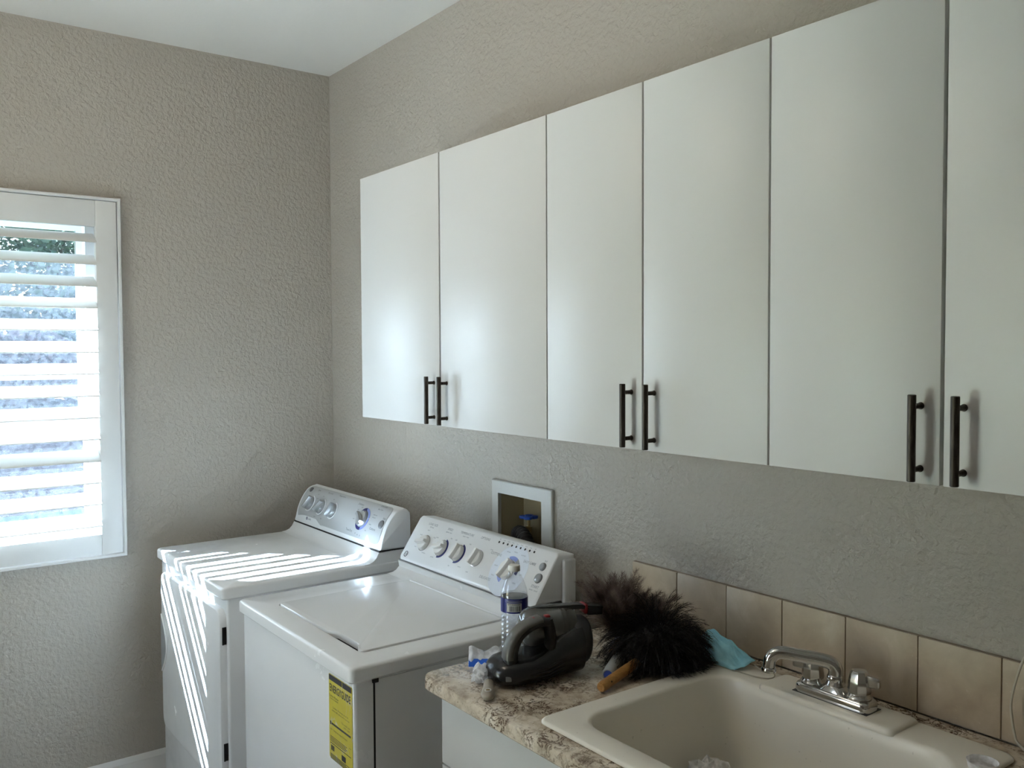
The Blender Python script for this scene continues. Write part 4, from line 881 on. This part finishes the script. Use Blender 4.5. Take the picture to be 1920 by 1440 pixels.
# ------------------------------------------------------------------ face mask on the sink rim
fm = thing('face_mask', (2.17, -0.10, 0.938), 'light blue pleated disposable face mask leaning on tiles', 'face mask')
A = Vector((2.075, -0.050, 0.962)); Bq = Vector((2.228, -0.084, 0.942)); 
b = MB(); nu, nv = 36, 28; loops = []
Cq = Vector((2.10, -0.130, 0.9425)); Dq = Vector((2.212, -0.134, 0.9365))
for j in range(nv + 1):
    v_ = j / nv; row = []
    for i in range(nu + 1):
        u_ = i / nu; bulge = 1.0
        P = (A.lerp(Bq, u_)).lerp(Cq.lerp(Dq, u_), v_)
        pl = 0.0065 * (((v_ * 4) % 1.0) - .5) * min(1, 4 * u_ + .4) * min(1, 3 * (1 - u_) + .12)
        hump = 0.034 * math.sin(PI * min(1, .10 + .9 * u_)) ** .8 * math.sin(PI * v_) ** .75 * (1 - .45 * u_) + 0.010 * (1 - v_)
        wob = 0.0040 * math.sin(9 * u_ + 5 * v_) + .0030 * math.sin(17 * u_ - 7 * v_) + .0016 * math.sin(31 * u_ + 11 * v_)
        P.z = max(P.z + hump + pl + wob * math.sin(PI * v_), 0.9358)
        row.append(P)
    loops.append(row)
b.loft(loops, False, False, closed=False)
mo = b.build('pleated_sheet', 'mask_blue', fm, 50, recalc=False)
sm = mo.modifiers.new('thickness', 'SOLIDIFY'); sm.thickness = 0.0012
b = MB(); e = [loops[-1][i] + Vector((0.0006, -.0012, .0007)) for i in range(0, nu + 1)]; e2 = [loops[-5][i] + Vector((0.0, 0, .0011)) for i in range(0, nu + 1)]
b.loft([e, e2], False, False, closed=False); b.build('hem', 'mask_white', fm, 50, recalc=False)
b = MB(); b.tube(smooth_path([Bq + Vector((-.002, 0.0, .0)), (2.243, -.083, .9370), (2.267, -.078, .9358), (2.281, -.089, .9358), (2.2855, -.103, .9358), (2.279, -.116, .9358), (2.262, -.124, .9358), (2.244, -.128, .9358), Dq + Vector((-.004, 0, .0005))], 6), .0013, 7); b.build('ear_loop', 'elastic', fm)

# ------------------------------------------------------------------ paint brush wrapped in plastic
pb = thing('paint_brush', (1.92, -0.57, 0.926), 'paint brush with head wrapped in crumpled plastic and blue tape', 'paint brush')
h0 = Vector((2.013, -0.632, 0.9345)); h1 = Vector((1.950, -0.585, 0.9370)); ha = (h1 - h0).normalized(); hs = ha.cross(Vector((0, 0, 1))).normalized()
b = MB(); loops = []; n = 18
for t, wd, th in ((0, .003, .003), (.003, .008, .006), (.010, .0125, .0080), (.022, .0145, .0085), (.036, .0130, .0085), (.05, .0105, .0085), (.075, .0105, .0085)):
    c = h0 + ha * t; loops.append([c + hs * wd * math.cos(2 * PI * k / n) + Vector((0, 0, th * math.sin(2 * PI * k / n))) for k in range(n)])
b.loft(loops); b.build('handle', 'brush_tan', pb, 50)
hc = h0 + ha * .020
b = MB(); ring_sector(b, frame_mat(hc + Vector((0, 0, .0072)), ha, hs, (0, 0, 1)), .0048, .0068, 0, 359.9, .0022, 22); b.build('hang_ring', 'cap_white', pb, 40)
b = MB(); b.lathe([(.0049, .0), (.0049, .0014), (.001, .0014)], 18, frame_mat(hc + Vector((0, 0, .0071)), ha, hs, (0, 0, 1))); b.build('hang_hole', 'brass', pb, 40)
def crumple(name, c, ax, sz, seed, mt, parent, amp=.35, rec=3, zmin=.9262):
    bm = bmesh.new(); bmesh.ops.create_icosphere(bm, subdivisions=rec, radius=1.0); rn = random.Random(seed)
    from mathutils import noise as mn
    X = Vector(ax[0]).normalized(); Y = Vector(ax[1]).normalized(); Z = X.cross(Y).normalized()
    if Z.z < 0: Z = -Z
    vs = []
    for q in bm.verts:
        p_ = q.co.copy(); k = 1 + amp * (abs(mn.noise(p_ * 2.1 + Vector((seed, 0, 0)))) * 2 - .6) + amp * .6 * mn.noise(p_ * 5.3 + Vector((0, seed, 0))) + rn.uniform(-.06, .06)
        p_ *= k; w_ = Vector(c) + X * p_.x * sz[0] + Y * p_.y * sz[1] + Z * p_.z * sz[2]
        if w_.z < zmin: w_.z = zmin + rn.uniform(0, .0006)
        vs.append(w_)
    bm.verts.index_update(); b = MB(); b.add(vs, [tuple(q.index for q in f.verts) for f in bm.faces]); bm.free()
    return b.build(name, mt, parent, 20)
crumple('crumpled_wrap', (1.914, -0.579, .944), ((-.72, .69, 0), (.6, .8, 0)), (.028, .020, .020), 4, 'wrap_plastic', pb)
pc = Vector((1.872, -0.540, .9265)); PA = Vector((-.55, .80, 0)).normalized(); PA = Vector((.62, .78, 0)).normalized(); PBv = Vector((.78, -.62, 0))
def pk(s_, t, z): return pc + PA * s_ + PBv * t + Vector((0, 0, z))
b = MB(); loops = []
for s_ in [-.032 + .064 * k / 16 for k in range(17)]:
    lp = []
    for k in range(16):
        a = 2 * PI * k / 16; jag = 1 + .05 * math.sin(s_ * 95 + k * 1.3)
        lp.append(pk(s_, .019 * jag * math.cos(a), max(.0004, .017 + .018 * jag * math.sin(a))))
    loops.append(lp)
b.loft(loops); b.build('wrapped_head', 'wrap_plastic', pb, 30)
b = MB(); lp = []
for s_ in [-.0335 + .067 * k / 10 for k in range(11)]:
    lp.append([pk(s_, .0208 * math.cos(a), .017 + .0195 * math.sin(a)) for a in [math.radians(2 + 50 * q / 6) for q in range(7)]])
b.loft(lp, False, False, closed=False); b.build('tape_band', 'tape_blue', pb, 30, recalc=False)
b = MB(); n = 30; top = []; base_ = []
for k in range(n + 1):
    t = k / n; s_ = -.034 + .068 * t; jg = .024 + .016 * abs(math.cos(1.35 * PI * t - .5)) + .0015 * math.sin(17 * t)
    top.append(pk(s_, .002 + .004 * math.sin(9 * t), .017 + jg)); base_.append(pk(s_, .019, .020))
midl = [(a_ + c_) / 2 + VB * .004 * math.sin(.7 * i) for i, (a_, c_) in enumerate(zip(base_, top))]
b.loft([base_, midl, top], False, False, closed=False)
back_ = [pk(-.034 + .068 * k / n, -.018, .02) for k in range(n + 1)]; b.loft([top, back_], False, False, closed=False)
b.build('torn_wrap_edge', 'wrap_plastic', pb, 25, recalc=False)

# ------------------------------------------------------------------ odds and ends around the sink
cb = crumple('plastic_bag', (2.262, -0.272, .757), ((1, 0, 0), (0, 1, 0)), (.050, .045, .050), 9, 'wrap_plastic', None, .42, 3, .7045)
tag(cb, 'crumpled clear plastic bag lying in the bottom of the sink', 'plastic bag')
cpx, cpy = 2.757, -0.155
b = MB(); b.lathe([(.020, 0), (.0215, .0008), (.0235, .011), (.0245, .0125), (.0235, .0128), (.0205, .003), (.004, .0022)], 30, Matrix.Translation((2.738, -.162, ZR + .0003)))
tag(b.build('plastic_cup_lid', 'wrap_plastic'), 'small translucent round plastic lid on the sink corner', 'lid')
cd = thing('electric_cord', (2.76, -0.03, 0.93), 'thin off-white cord hanging in front of the tiles beside sink', 'cord')
b = MB(); b.tube(smooth_path([(2.762, -.030, 1.128), (2.757, -.034, 1.112), (2.7446, -.035, 1.0892), (2.7324, -.035, 1.0489), (2.7252, -.035, 1.0097), (2.7265, -.035, .9823), (2.7312, -.035, .956), (2.738, -.036, .9405), (2.765, -.040, .9275), (2.80, -.045, .9275), (2.815, -.040, .95), (2.80, -.035, 1.0), (2.770, -.032, 1.03), (2.752, -.030, 1.035), (2.7495, -.028, 1.02), (2.76, -.026, 1.005), (2.79, -.026, .985), (2.80, -.028, .965), (2.775, -.028, .958), (2.753, -.028, .954), (2.751, -.028, .945), (2.77, -.030, .9275)], 6), .0022, 8); b.build('cable', 'cord_white', cd)
b = MB(); b.loft([[(2.7515 + .026 * 0 + x + k * .012, -.030 + y, 1.118 + k * .020) for x, y in rrect(-.006, .006, -.006, .006, .002, seg=2)] for k in (0, .3, 1)], True, True); b.build('plug', 'cord_brown', cd, 40)
